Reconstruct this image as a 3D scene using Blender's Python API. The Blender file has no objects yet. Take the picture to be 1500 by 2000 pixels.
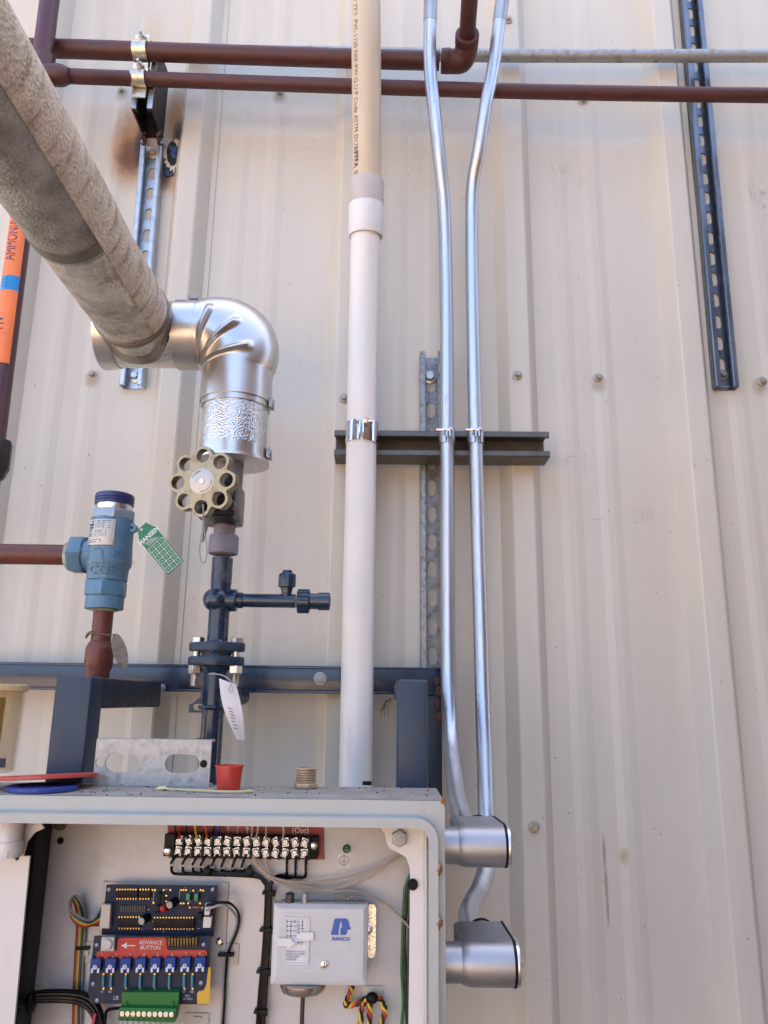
import bpy, bmesh, math, random
from mathutils import Vector, Matrix
random.seed(7)
PI = math.pi
SC = bpy.context.scene
COL = SC.collection

# ------------------------------------------------------------------ camera
D = 1.28                      # camera to wall pans, metres
CZ = 1.50                     # eye height
FPX = 1502.0                  # focal length in photo pixels (1500x2000)
PITCH, ROLL = math.radians(13.8), math.radians(0.77)
CF = Vector((0, math.cos(PITCH), math.sin(PITCH)))
_U0 = Vector((0, -math.sin(PITCH), math.cos(PITCH)))
_R0 = Vector((1, 0, 0))
CR = _R0 * math.cos(ROLL) + _U0 * math.sin(ROLL)
CU = _U0 * math.cos(ROLL) - _R0 * math.sin(ROLL)
CAM = Vector((0, -D, CZ))
cd = bpy.data.cameras.new('camera')
cam = bpy.data.objects.new('camera', cd); COL.objects.link(cam)
cd.sensor_fit = 'VERTICAL'; cd.sensor_height = 24.0; cd.sensor_width = 18.0
cd.lens = FPX / 2000 * 24.0
cd.clip_start = 0.02; cd.clip_end = 500
m = Matrix((CR, CU, -CF)).transposed().to_4x4(); m.translation = CAM
cam.matrix_world = m
SC.camera = cam

# ------------------------------------------------------------------ light
SUN_EL = math.radians(52)
w = bpy.data.worlds.new('World'); SC.world = w; w.use_nodes = True
wn = w.node_tree
bg = wn.nodes['Background']
sky = wn.nodes.new('ShaderNodeTexSky'); sky.sky_type = 'NISHITA'
sky.sun_disc = False; sky.sun_elevation = SUN_EL; sky.sun_rotation = math.radians(8)
sky.dust_density = 6.0; sky.air_density = .75; sky.ozone_density = 1.2
wn.links.new(sky.outputs[0], bg.inputs[0]); bg.inputs[1].default_value = 0.15
sl = bpy.data.lights.new('sun', 'SUN'); sl.energy = 5.0; sl.angle = math.radians(0.5); sl.color = (1, .905, .74)
so = bpy.data.objects.new('sun', sl); COL.objects.link(so)
_sd = Vector((math.sin(math.radians(8)) * math.cos(SUN_EL), math.cos(math.radians(8)) * math.cos(SUN_EL), math.sin(SUN_EL)))
so.rotation_euler = (-_sd).to_track_quat('-Z', 'Y').to_euler(); so.location = _sd * 20
SC.view_settings.view_transform = 'Standard'; SC.view_settings.look = 'None'
SC.view_settings.gamma = 1; SC.view_settings.use_curve_mapping = False
SC.view_settings.exposure = 2.82
SC.render.engine = 'CYCLES'
SC.cycles.use_denoising = True
SC.cycles.max_bounces = 8

# ------------------------------------------------------------------ places in the picture -> places in the room
def P(px, py, d):
    """world point d metres in front of the wall seen at photo pixel (px, py)"""
    r = CR * (px - 750) + CF * FPX + CU * (1000 - py)
    return CAM + r * ((D - d) / r.y)
def PZ(px, py, z):
    r = CR * (px - 750) + CF * FPX + CU * (1000 - py)
    return CAM + r * ((z - CZ) / r.z)
def _A(py): return FPX * math.cos(PITCH) + (py - 1000) * math.sin(PITCH)
def SU(py, d): return _A(py) / (D - d)                     # pixels per metre across
def SV(py, d): return _A(py) ** 2 / (FPX * (D - d))        # pixels per metre up

# ------------------------------------------------------------------ materials
def _nd(nt, t, **kw):
    n = nt.nodes.new(t)
    for k, v in kw.items(): setattr(n, k, v)
    return n
def _mix(nt, fac, a, b, mode='MIX'):
    n = _nd(nt, 'ShaderNodeMix', data_type='RGBA', blend_type=mode)
    for s, v in ((n.inputs[0], fac), (n.inputs[6], a), (n.inputs[7], b)):
        if isinstance(v, (int, float)): s.default_value = v
        elif isinstance(v, tuple): s.default_value = v if len(v) == 4 else v + (1,)
        else: nt.links.new(v, s)
    return n.outputs[2]
def _ramp(nt, src, lo, hi, a=0., b=1.):
    n = _nd(nt, 'ShaderNodeMapRange'); n.clamp = True
    n.inputs[1].default_value = lo; n.inputs[2].default_value = hi
    n.inputs[3].default_value = a; n.inputs[4].default_value = b
    nt.links.new(src, n.inputs[0]); return n.outputs[0]
def _math(nt, op, a, b=0.):
    n = _nd(nt, 'ShaderNodeMath', operation=op)
    for s, v in ((n.inputs[0], a), (n.inputs[1], b)):
        if isinstance(v, (int, float)): s.default_value = v
        else: nt.links.new(v, s)
    return n.outputs[0]
def _noise(nt, co, scale, detail=3., stretch=None, rough=.6):
    if stretch:
        mp = _nd(nt, 'ShaderNodeMapping'); mp.inputs['Scale'].default_value = stretch
        nt.links.new(co, mp.inputs[0]); co = mp.outputs[0]
    n = _nd(nt, 'ShaderNodeTexNoise'); n.inputs['Scale'].default_value = scale
    n.inputs['Detail'].default_value = detail; n.inputs['Roughness'].default_value = rough
    nt.links.new(co, n.inputs['Vector']); return n.outputs[0]
MATS = {}
def mat(name, col, rough=.5, metal=0., var=.15, ns=25, stretch=None, bump=0., bs=250, rvar=.12,
        dirt=None, dirt_lo=.52, dirt_hi=.7, dns=14, dstretch=None, coat=0., trans=0., ior=1.45, bstretch=None, emboss=False, bdist=.001, spec=.5):
    if name in MATS: return MATS[name]
    M = bpy.data.materials.new(name); M.use_nodes = True; nt = M.node_tree
    b = nt.nodes['Principled BSDF']
    tc = _nd(nt, 'ShaderNodeTexCoord'); co = tc.outputs['Object']
    n1 = _noise(nt, co, ns, 4, stretch)
    c = _mix(nt, _ramp(nt, n1, .3, .7), tuple(x * (1 - var) for x in col), tuple(min(1, x * (1 + var)) for x in col))
    r = _ramp(nt, n1, .3, .7, max(.02, rough - rvar), min(1, rough + rvar))
    if dirt:
        n2 = _noise(nt, co, dns, 6, dstretch, .7)
        f = _ramp(nt, n2, dirt_lo, dirt_hi)
        c = _mix(nt, f, c, dirt)
        if metal > .3: nt.links.new(_ramp(nt, f, 0, 1, metal, metal * .25), b.inputs['Metallic'])
        r = _math(nt, 'MAXIMUM', r, _ramp(nt, f, 0, 1, 0, .75))
    nt.links.new(c, b.inputs['Base Color']); nt.links.new(r, b.inputs['Roughness'])
    if not (dirt and metal > .3): b.inputs['Metallic'].default_value = metal
    if coat: b.inputs['Coat Weight'].default_value = coat; b.inputs['Coat Roughness'].default_value = .12
    if trans: b.inputs['Transmission Weight'].default_value = trans; b.inputs['IOR'].default_value = ior
    if bump:
        if emboss:
            v = _nd(nt, 'ShaderNodeTexVoronoi', feature='SMOOTH_F1'); v.inputs['Scale'].default_value = bs
            wv = _mix(nt, .012, co, _noise_c(nt, co, bs * .6)) if False else co
            nt.links.new(wv, v.inputs['Vector']); h = v.outputs['Distance']
        else: h = _noise(nt, co, bs, 3, bstretch)
        bp = _nd(nt, 'ShaderNodeBump'); bp.inputs['Strength'].default_value = bump; bp.inputs['Distance'].default_value = bdist
        nt.links.new(h, bp.inputs['Height']); nt.links.new(bp.outputs[0], b.inputs['Normal'])
    b.inputs['Specular IOR Level'].default_value = spec
    MATS[name] = M; return M

WHITE = lambda: mat('white paint', (.66, .625, .585), .4, var=.05, coat=.2)
ENC = lambda: mat('grey enclosure paint', (.39, .412, .388), .38, var=.05, coat=.25, bump=.08, bs=900, dirt=(.30, .27, .23), dirt_lo=.72, dirt_hi=.85, dns=60)
PANELW = lambda: mat('white subpanel paint', (.61, .575, .54), .33, var=.05, coat=.3, dirt=(.42, .38, .34), dirt_lo=.62, dirt_hi=.9, dns=9)
DUST = lambda: mat('dusty grey top', (.30, .27, .235), .75, var=.2, ns=40, dirt=(.22, .19, .15), dirt_lo=.5, dirt_hi=.75, dns=70)
MAROON = lambda: mat('maroon primer', (.075, .022, .020), .5, var=.2, ns=30, bump=.15, bs=500, dirt=(.11, .045, .036), dirt_lo=.6, dirt_hi=.8, dns=50)
RUSTP = lambda: mat('red brown pipe paint', (.115, .032, .022), .45, var=.3, ns=60, bump=.25, bs=300, dirt=(.22, .09, .045), dirt_lo=.60, dirt_hi=.75, dns=90, dstretch=(.4, 1, 1))
NAVY = lambda: mat('navy paint', (.0080, .022, .048), .26, var=.2, ns=30, coat=.35, bump=.12, bs=220, dirt=(.045, .032, .024), dirt_lo=.72, dirt_hi=.8, dns=60)
NAVYD = lambda: mat('dull navy paint', (.013, .030, .058), .42, var=.2, ns=30, bump=.15, bs=260, dirt=(.045, .03, .022), dirt_lo=.66, dirt_hi=.8, dns=45)
LBLUE = lambda: mat('light blue valve paint', (.085, .19, .285), .42, var=.14, ns=50, bump=.35, bs=520, bdist=.0008, coat=.15, dirt=(.06, .075, .085), dirt_lo=.66, dirt_hi=.76, dns=70)
PURP = lambda: mat('grey primer overspray', (.20, .195, .24), .6, var=.1, ns=40, bump=.1, bs=500)
PVC = lambda: mat('white pvc', (.80, .775, .72), .38, var=.03, ns=8, dirt=(.52, .44, .36), dirt_lo=.68, dirt_hi=.78, dns=60, dstretch=(1, 1, .12), coat=.1)
PVCY = lambda: mat('yellowed pvc', (.60, .50, .35), .42, var=.10, ns=9, stretch=(1, 1, .25), dirt=(.45, .33, .2), dirt_lo=.7, dirt_hi=.85, dns=40, dstretch=(1, 1, .2))
EMT = lambda: mat('bright conduit steel', (.56, .575, .60), .37, .9, var=.10, ns=40, stretch=(1, 1, .05), bump=.08, bs=320, bstretch=(1, 1, .1), dirt=(.30, .30, .31), dirt_lo=.58, dirt_hi=.8, dns=150, dstretch=(1, 1, .15))
GALV = lambda: mat('galvanised steel', (.50, .53, .56), .42, .85, var=.2, ns=70, bump=.12, bs=260, dirt=(.2, .19, .17), dirt_lo=.6, dirt_hi=.8, dns=60)
GALVD = lambda: mat('old galvanised steel', (.30, .31, .31), .5, .75, var=.25, ns=70, bump=.2, bs=260, dirt=(.07, .065, .06), dirt_lo=.48, dirt_hi=.75, dns=90)
GALVP = lambda: mat('pale zinc plate', (.40, .40, .385), .5, .45, var=.22, ns=90, bump=.3, bs=300, dirt=(.22, .195, .165), dirt_lo=.5, dirt_hi=.75, dns=75)
STRUTR = lambda: mat('dark zinc strut', (.19, .215, .25), .30, .9, var=.25, ns=25, stretch=(1, 1, .2), dirt=(.08, .07, .07), dirt_lo=.55, dirt_hi=.8, dns=40)
BURNT = lambda: mat('burnt steel', (.035, .03, .033), .5, .5, var=.4, ns=50, bump=.5, bs=180, dirt=(.13, .05, .022), dirt_lo=.58, dirt_hi=.75, dns=60)
ALU = lambda: mat('aluminium jacket', (.58, .565, .54), .32, .95, var=.08, ns=14, rvar=.06, bump=.04, bs=60, dirt=(.32, .27, .22), dirt_lo=.68, dirt_hi=.9, dns=40)
STUC = lambda: mat('stucco aluminium', (.64, .63, .61), .25, .95, var=.08, ns=14, bump=1., bs=520, emboss=True, bdist=.0008)
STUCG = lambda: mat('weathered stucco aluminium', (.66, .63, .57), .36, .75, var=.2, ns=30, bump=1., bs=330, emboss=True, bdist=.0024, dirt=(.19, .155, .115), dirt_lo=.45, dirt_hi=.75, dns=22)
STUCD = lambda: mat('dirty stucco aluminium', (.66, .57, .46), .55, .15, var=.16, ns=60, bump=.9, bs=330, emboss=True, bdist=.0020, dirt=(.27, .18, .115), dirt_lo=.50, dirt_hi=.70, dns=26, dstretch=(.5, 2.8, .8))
ZINC = lambda: mat('zinc bolt', (.60, .58, .52), .32, .9, var=.15, ns=120, dirt=(.3, .24, .15), dirt_lo=.6, dirt_hi=.8, dns=150)
CHROME = lambda: mat('bright nickel screw', (.80, .80, .78), .16, 1., var=.1, ns=300, bump=.2, bs=700)
BLACK = lambda: mat('black plastic', (.005, .005, .0055), .45, var=.3, ns=60, spec=.22)
BLACKW = lambda: mat('black wire jacket', (.005, .005, .0055), .34, var=.3, ns=60, spec=.25)
BRASSY = lambda: mat('antique bronze', (.33, .275, .175), .36, .9, var=.2, ns=60, bump=.35, bs=140, dirt=(.16, .135, .09), dirt_lo=.52, dirt_hi=.68, dns=60)
PLATE = lambda: mat('stamped aluminium plate', (.50, .48, .44), .45, .5, var=.06, ns=60)
BRASS = lambda: mat('brass', (.50, .37, .24), .42, .45, var=.1, ns=80)
RUBBER = lambda: mat('black rubber', (.008, .008, .008), .6, var=.2, spec=.2)
INK = lambda: mat('black ink', (.02, .02, .03), .6, var=.05)
def paint(name, c, rough=.45, **k): return mat(name, c, rough, var=k.pop('var', .08), **k)

# ------------------------------------------------------------------ mesh builder
def frame_of(ax):
    ax = ax.normalized()
    h = Vector((0, 0, 1)) if abs(ax.z) < .9 else Vector((0, -1, 0))
    a = ax.cross(h).normalized(); b = a.cross(ax).normalized()
    return a, b
class MB:
    def __init__(s): s.v = []; s.f = []
    def add(s, vs, fs):
        n = len(s.v); s.v += [Vector(v) for v in vs]; s.f += [tuple(i + n for i in f) for f in fs]; return s
    def box(s, x0, x1, y0, y1, z0, z1, rot=None, piv=None):
        vs = [Vector((x, y, z)) for x in (x0, x1) for y in (y0, y1) for z in (z0, z1)]
        if rot:
            c = piv or Vector(((x0 + x1) / 2, (y0 + y1) / 2, (z0 + z1) / 2)); vs = [rot @ (v - c) + c for v in vs]
        return s.add(vs, [(0, 1, 3, 2), (4, 6, 7, 5), (0, 4, 5, 1), (2, 3, 7, 6), (0, 2, 6, 4), (1, 5, 7, 3)])
    def bpx(s, cx, cy, w, h, d, t):
        """upright box: front at d, t thick, w x h photo pixels about (cx, cy)"""
        c = P(cx, cy, d); hx = w / 2 / SU(cy, d); hz = h / 2 / SV(cy, d)
        return s.box(c.x - hx, c.x + hx, -d, -d + t, c.z - hz, c.z + hz)
    def lathe(s, p0, ax, prof, n=24, caps=True, ph=0.):
        a, b = frame_of(ax); ax = ax.normalized(); vs = []; fs = []
        for t, r in prof:
            for k in range(n):
                q = ph + 2 * PI * k / n; vs.append(p0 + ax * t + (a * math.cos(q) + b * math.sin(q)) * r)
        for i in range(len(prof) - 1):
            for k in range(n):
                k2 = (k + 1) % n; fs.append((i * n + k, i * n + k2, (i + 1) * n + k2, (i + 1) * n + k))
        if caps:
            fs.append(tuple(range(n))[::-1]); fs.append(tuple((len(prof) - 1) * n + k for k in range(n)))
        return s.add(vs, fs)
    def cyl(s, p0, p1, r, n=24, r1=None, ph=0., caps=True):
        return s.lathe(p0, p1 - p0, [(0, r), ((p1 - p0).length, r if r1 is None else r1)], n, caps, ph)
    def tube(s, pts, r, n=12, caps=True, smooth=0, closed=False):
        if smooth: pts = catmull(pts, smooth)
        vs = []; fs = []; m_ = len(pts); a = None
        rr = r if isinstance(r, (list, tuple)) else [r] * m_
        for i, p in enumerate(pts):
            if closed: t = pts[(i + 1) % m_] - pts[i - 1]
            else: t = pts[min(i + 1, m_ - 1)] - pts[max(i - 1, 0)]
            t = t.normalized()
            if a is None: a, b = frame_of(t)
            else:
                a = (a - t * a.dot(t)).normalized()
            b = t.cross(a)
            for k in range(n):
                q = 2 * PI * k / n; vs.append(p + (a * math.cos(q) + b * math.sin(q)) * rr[min(i, len(rr) - 1)])
        for i in range(m_ if closed else m_ - 1):
            j = (i + 1) % m_
            for k in range(n):
                k2 = (k + 1) % n; fs.append((i * n + k, i * n + k2, j * n + k2, j * n + k))
        if caps and not closed:
            fs.append(tuple(range(n))[::-1]); fs.append(tuple((m_ - 1) * n + k for k in range(n)))
        return s.add(vs, fs)
    def strip(s, pts, wv, th):
        """flat ribbon along pts, half width vector wv, thickness vector th"""
        vs = []; fs = []
        for p in pts: vs += [p - wv, p + wv, p + wv + th, p - wv + th]
        for i in range(len(pts) - 1):
            for k in range(4):
                k2 = (k + 1) % 4; fs.append((i * 4 + k, i * 4 + k2, i * 4 + 4 + k2, i * 4 + 4 + k))
        e = (len(pts) - 1) * 4
        fs += [(3, 2, 1, 0), (e, e + 1, e + 2, e + 3)]
        return s.add(vs, fs)
    def sphere(s, c, r, n=14, m_=8, sc=(1, 1, 1)):
        prof = [(-r * math.cos(PI * i / m_), max(1e-5, r * math.sin(PI * i / m_))) for i in range(m_ + 1)]
        t = MB().lathe(Vector((0, 0, 0)), Vector((0, 0, 1)), prof, n)
        return s.add([c + Vector((v.x * sc[0], v.y * sc[1], v.z * sc[2])) for v in t.v], t.f)
    def prism(s, loop, vec):
        """closed polygon of points swept along vec"""
        n = len(loop); vs = list(loop) + [p + vec for p in loop]
        fs = [tuple(range(n))[::-1], tuple(range(n, 2 * n))] + [(k, (k + 1) % n, n + (k + 1) % n, n + k) for k in range(n)]
        return s.add(vs, fs)
    def plate(s, loops, ydist, t, bevel=0.):
        """loops of (X, Z); first the outline then holes; front at distance ydist, t thick"""
        vs, fs = curve_geo(loops, t / 2, bevel)
        return s.add([Vector((v[0], -ydist + t / 2 - v[2], v[1])) for v in vs], fs)
    def map(s, fn): s.v = [fn(v) for v in s.v]; return s
    def join(s, o): return s.add(o.v, o.f)
    def build(s, name, m_, parent=None, origin=None, bev=0., sharp=32, world=True, bseg=2):
        if parent is not None: L = parent['_L'] if '_L' in parent else (0, 0, 0)
        elif origin is not None: L = tuple(origin)
        else:
            c = Vector((0, 0, 0))
            for v in s.v: c += v
            c /= max(1, len(s.v)); c.z = min(v.z for v in s.v); L = tuple(c)
        Lv = Vector(L) if world else Vector((0, 0, 0))
        me = bpy.data.meshes.new(name)
        me.from_pydata([tuple(v - Lv) for v in s.v], [], s.f)
        bm = bmesh.new(); bm.from_mesh(me)
        bmesh.ops.recalc_face_normals(bm, faces=bm.faces)
        if bev:
            es = [e for e in bm.edges if len(e.link_faces) == 2 and e.calc_face_angle(0) > math.radians(35)]
            try: bmesh.ops.bevel(bm, geom=es, offset=bev, segments=bseg, affect='EDGES', profile=.6, clamp_overlap=True)
            except Exception: pass
        bm.to_mesh(me); bm.free()
        for p in me.polygons: p.use_smooth = True
        me.set_sharp_from_angle(angle=math.radians(sharp))
        me.materials.append(m_)
        o = bpy.data.objects.new(name, me); COL.objects.link(o)
        if parent is not None: o.parent = parent; o['_L'] = L
        else: o.location = L; o['_L'] = L
        return o
def catmull(pts, k):
    out = []; n = len(pts)
    for i in range(n - 1):
        p0, p1, p2, p3 = pts[max(i - 1, 0)], pts[i], pts[i + 1], pts[min(i + 2, n - 1)]
        for j in range(k):
            t = j / k
            out.append(.5 * ((2 * p1) + (p2 - p0) * t + (2 * p0 - 5 * p1 + 4 * p2 - p3) * t * t + (3 * p1 - p0 - 3 * p2 + p3) * t ** 3))
    out.append(pts[-1].copy()); return out
def curve_geo(loops, ext, bevel=0.):
    c = bpy.data.curves.new('tmp', 'CURVE'); c.dimensions = '2D'; c.fill_mode = 'BOTH'
    c.extrude = max(0, ext - bevel); c.bevel_depth = bevel; c.bevel_resolution = 1; c.offset = -bevel
    for lp in loops:
        sp = c.splines.new('POLY'); sp.points.add(len(lp) - 1); sp.use_cyclic_u = True
        for q, p in zip(sp.points, lp): q.co = (p[0], p[1], 0, 1)
    o = bpy.data.objects.new('tmp', c); me = bpy.data.meshes.new_from_object(o)
    r = [tuple(v.co) for v in me.vertices], [tuple(p.vertices) for p in me.polygons]
    bpy.data.objects.remove(o); bpy.data.curves.remove(c); bpy.data.meshes.remove(me); return r
def text_geo(txt, size, bold=0., ax='CENTER', ay='CENTER', sx=1., spacing=1., cut=None):
    c = bpy.data.curves.new('tmp', 'FONT'); c.body = txt; c.size = size; c.align_x = ax; c.align_y = ay
    c.offset = bold * size; c.resolution_u = 3; c.space_character = spacing
    o = bpy.data.objects.new('tmp', c); me = bpy.data.meshes.new_from_object(o)
    if cut:
        bm = bmesh.new(); bm.from_mesh(me); no = (0, 1, 0) if cut == 'y' else (1, 0, 0)
        a = [v.co[1 if cut == 'y' else 0] for v in bm.verts]; n_ = 12 if cut == 'y' else 24
        for k in range(1, n_):
            q = min(a) + (max(a) - min(a)) * k / n_
            bmesh.ops.bisect_plane(bm, geom=bm.verts[:] + bm.edges[:] + bm.faces[:], plane_co=(q if cut == 'x' else 0, q if cut == 'y' else 0, 0), plane_no=no)
        bm.to_mesh(me); bm.free()
    r = [(v.co.x * sx, v.co.y, v.co.z) for v in me.vertices], [tuple(p.vertices) for p in me.polygons]
    bpy.data.objects.remove(o); bpy.data.curves.remove(c); bpy.data.meshes.remove(me); return r
def text_px(mb, txt, px, py, d, hpx, rot=0., bold=0., sx=1., lift=.0004, spacing=1., ax='CENTER'):
    c = P(px, py, d); vs, fs = text_geo(txt, hpx / SV(py, d) * 1.42, bold, sx=sx, spacing=spacing, ax=ax); cr, sr = math.cos(rot), math.sin(rot)
    return mb.add([Vector((c.x + x * cr - y * sr, -d - lift, c.z + x * sr + y * cr)) for x, y, z in vs], fs)
def arc(cx, cy, r, a0, a1, n): return [(cx + r * math.cos(a0 + (a1 - a0) * i / n), cy + r * math.sin(a0 + (a1 - a0) * i / n)) for i in range(n + 1)]
def rrect(x0, x1, z0, z1, r, n=5):
    r = min(r, (x1 - x0) / 2 - 1e-6, (z1 - z0) / 2 - 1e-6)
    return arc(x1 - r, z1 - r, r, 0, PI / 2, n) + arc(x0 + r, z1 - r, r, PI / 2, PI, n) + arc(x0 + r, z0 + r, r, PI, 1.5 * PI, n) + arc(x1 - r, z0 + r, r, 1.5 * PI, 2 * PI, n)
def rr_px(cx, cy, w_, h_, d, rpx, n=5):
    c = P(cx, cy, d); hx = w_ / 2 / SU(cy, d); hz = h_ / 2 / SV(cy, d)
    return rrect(c.x - hx, c.x + hx, c.z - hz, c.z + hz, rpx / SU(cy, d), n)
def circ(x, z, r, n=16): return [(x + r * math.cos(2 * PI * k / n), z + r * math.sin(2 * PI * k / n)) for k in range(n)]
def circ_px(cx, cy, rpx, d, n=16):
    c = P(cx, cy, d); return circ(c.x, c.z, rpx / SU(cy, d), n)
def poly_px(pts, d): return [(P(x, y, d).x, P(x, y, d).z) for x, y in pts]

def thing(name, label, cat, loc, group=None):
    o = bpy.data.objects.new(name, None); COL.objects.link(o); o.location = loc
    o.empty_display_size = .02; o['label'] = label; o['category'] = cat; o['_L'] = tuple(loc)
    if group: o['group'] = group
    return o
def tag(o, label, cat, group=None):
    o['label'] = label; o['category'] = cat
    if group: o['group'] = group
    return o
def inst(proto_mesh, name, parent, pos, rot=None):
    o = bpy.data.objects.new(name, proto_mesh); COL.objects.link(o); o.parent = parent
    o.location = Vector(pos) - Vector(parent['_L']); o['_L'] = tuple(pos)
    if rot: o.rotation_euler = rot
    return o
def local_mesh(mb, name, m_, bev=0., sharp=32):
    o = mb.build(name, m_, None, origin=(0, 0, 0), bev=bev, sharp=sharp); me = o.data
    bpy.data.objects.remove(o); return me
YM = Vector((0, -1, 0)); XP = Vector((1, 0, 0)); ZP = Vector((0, 0, 1))

# ------------------------------------------------------------------ ground, building and unseen blocks added for the light
def ground():
    M = bpy.data.materials.new('red earth concrete'); M.use_nodes = True; nt = M.node_tree; b = nt.nodes['Principled BSDF']
    co = _nd(nt, 'ShaderNodeTexCoord').outputs['Object']
    c = _mix(nt, _ramp(nt, _noise(nt, co, 1.5, 6), .3, .7), (.235, .16, .105), (.335, .24, .17))
    c = _mix(nt, _ramp(nt, _noise(nt, co, 30, 4), .45, .7), c, (.2, .155, .1))
    nt.links.new(c, b.inputs['Base Color']); b.inputs['Roughness'].default_value = .9
    mb = MB().add([(-200, -200, 0), (200, -200, 0), (200, 200, 0), (-200, 200, 0)], [(0, 1, 2, 3)])
    o = mb.build('ground', M, origin=(0, 0, 0)); o['kind'] = 'structure'
ground()

RIBW, RIBB, RIBH, PITCHX = .0170, .0350, .032, .3048
XR = (P(323.5, 850, .032).x + P(1367, 850, .032).x) / 2 - 1.5 * PITCHX      # centre of the first rib in view
def wall_material():
    M = bpy.data.materials.new('beige wall paint'); M.use_nodes = True; nt = M.node_tree; b = nt.nodes['Principled BSDF']
    co = _nd(nt, 'ShaderNodeTexCoord').outputs['Object']
    c = _mix(nt, _ramp(nt, _noise(nt, co, 7, 5, (1.6, 1, .22)), .3, .7), (.57, .535, .445), (.605, .57, .485))
    c = _mix(nt, _ramp(nt, _noise(nt, co, 3, 4, (5, 1, .25)), .50, .78, 0, .28), c, (.47, .41, .32))
    sm1 = _math(nt, 'MULTIPLY', _ramp(nt, _noise(nt, co, 5, 3, (1.5, 1, .7)), .55, .75), _ramp(nt, _noise(nt, co, 55, 5, (1, 1, .6), .75), .52, .72, 0, .5))
    c = _mix(nt, sm1, c, (.33, .275, .21))
    # fine dark specks
    v = _nd(nt, 'ShaderNodeTexVoronoi'); v.inputs['Scale'].default_value = 42; nt.links.new(co, v.inputs['Vector'])
    sp = _math(nt, 'MULTIPLY', _ramp(nt, v.outputs['Distance'], .06, .035), _ramp(nt, _noise(nt, co, 16, 2), .48, .56))
    c = _mix(nt, sp, c, (.10, .075, .06))
    sx = _nd(nt, 'ShaderNodeSeparateXYZ'); nt.links.new(co, sx.inputs[0]); X, Z = sx.outputs['X'], sx.outputs['Z']
    def blob(c, px, py, rx, rz, col, k, ns, lo, hi, st=None, soft=.0):
        p = P(px, py, 0.0)
        dx = _math(nt, 'DIVIDE', _math(nt, 'SUBTRACT', X, p.x), rx); dz = _math(nt, 'DIVIDE', _math(nt, 'SUBTRACT', Z, p.z), rz)
        r2 = _math(nt, 'ADD', _math(nt, 'MULTIPLY', dx, dx), _math(nt, 'MULTIPLY', dz, dz))
        g = _ramp(nt, r2, 1, .05)
        n = _noise(nt, co, ns, 5, st, .7)
        f = _math(nt, 'MULTIPLY', _ramp(nt, _math(nt, 'ADD', n, _math(nt, 'MULTIPLY', g, soft)), lo, hi), _math(nt, 'MULTIPLY', g, k))
        return _mix(nt, f, c, col)
    # heat and rust stain round the welded bracket
    c = blob(c, 262, 285, .060, .12, (.40, .20, .06), .98, 22, .52, .80, (1, 1, .6), .5)
    c = blob(c, 258, 305, .040, .060, (.15, .06, .018), .98, 34, .58, .88, None, .5)
    c = blob(c, 278, 280, .020, .075, (.03, .02, .014), .98, 40, .55, .85, (1, 1, .5), .5)
    c = blob(c, 343, 225, .024, .095, (.34, .20, .07), .98, 26, .46, .74, (1, 1, .5), .5)
    c = blob(c, 350, 268, .018, .05, (.025, .02, .016), .98, 40, .5, .78, None, .5)
    c = blob(c, 322, 352, .035, .05, (.38, .20, .07), .9, 30, .56, .9, (1, 1, .5), .45)
    c = blob(c, 325, 330, .018, .06, (.035, .025, .018), .95, 40, .56, .82, (1, 1, .5), .4)
    c = blob(c, 300, 60, .03, .07, (.56, .45, .3), .6, 20, .55, .9, (1, 1, .4), .4)
    # scuffs and scratches
    for px, py, rx, rz, st in ((1160, 1014, .022, .006, (1, 1, 5)), (1262, 1005, .032, .02, (2, 1, 4)), (1240, 1018, .012, .01, None), (1345, 925, .006, .02, (4, 1, .6)),
                               (1245, 426, .024, .004, (1, 1, 6)), (1492, 390, .014, .075, (3, 1, .8)), (1468, 372, .012, .06, (5, 1, .6)), (1140, 900, .005, .05, (6, 1, .6)), (1180, 1680, .006, .05, (6, 1, .4)),
                               (1133, 1700, .008, .04, (5, 1, .6)), (840, 200, .05, .012, (1, 1, 2)), (590, 1450, .016, .003, (.6, 1, 5)), (830, 380, .004, .03, (5, 1, 1)), (1110, 895, .016, .008, (1, 1, 4))):
        c = blob(c, px, py, rx, rz, (.20, .155, .12), .8, 90, .60, .74, st, .10)
    for px, py, rx, rz in ((1180, 1665, .0035, .030), (1184, 1725, .004, .026), (1187, 1775, .003, .03)):
        c = blob(c, px, py, rx, rz, (.33, .235, .15), .8, 60, .40, .7, (3, 1, .5), .4)
    c = blob(c, 1218, 1672, .010, .016, (.36, .28, .17), .7, 40, .40, .8, None, .4)
    # weeping rust under the screws in the pans
    for px, py in ((238, 186), (546, 190), (181, 741), (1168, 750), (1484, 757), (1138, 195)):
        c = blob(c, px, py, .018, .022, (.33, .25, .16), .75, 50, .42, .8, (1, 1, .5), .35)
    nt.links.new(c, b.inputs['Base Color'])
    b.inputs['Roughness'].default_value = .42
    bp = _nd(nt, 'ShaderNodeBump'); bp.inputs['Strength'].default_value = .25; bp.inputs['Distance'].default_value = .004
    nt.links.new(_noise(nt, co, 9, 2, (1.5, 1, .35)), bp.inputs['Height']); nt.links.new(bp.outputs[0], b.inputs['Normal'])
    return M
WALLM = wall_material()
bld = thing('building', 'beige ribbed sheet metal building wall carrying all the pipes and struts', 'building', (0, 0, 0))
def rib_profile(x0):
    """one pitch starting at the right base of a rib"""
    o = x0 - RIBB
    pts = [(x0 + .0005, 0)]
    for c in (.093, .160):
        for dx, h in ((-.024, 0), (-.011, .0022), (.001, .0022), (.0140, 0)): pts.append((o + c + dx, h))
    c = o + PITCHX
    pts += [(c - RIBB, 0), (c - RIBW - .0015, RIBH - .002), (c - RIBW + .001, RIBH), (c + RIBW - .001, RIBH), (c + RIBW + .0015, RIBH - .002), (c + RIBB, 0)]
    return pts
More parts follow.
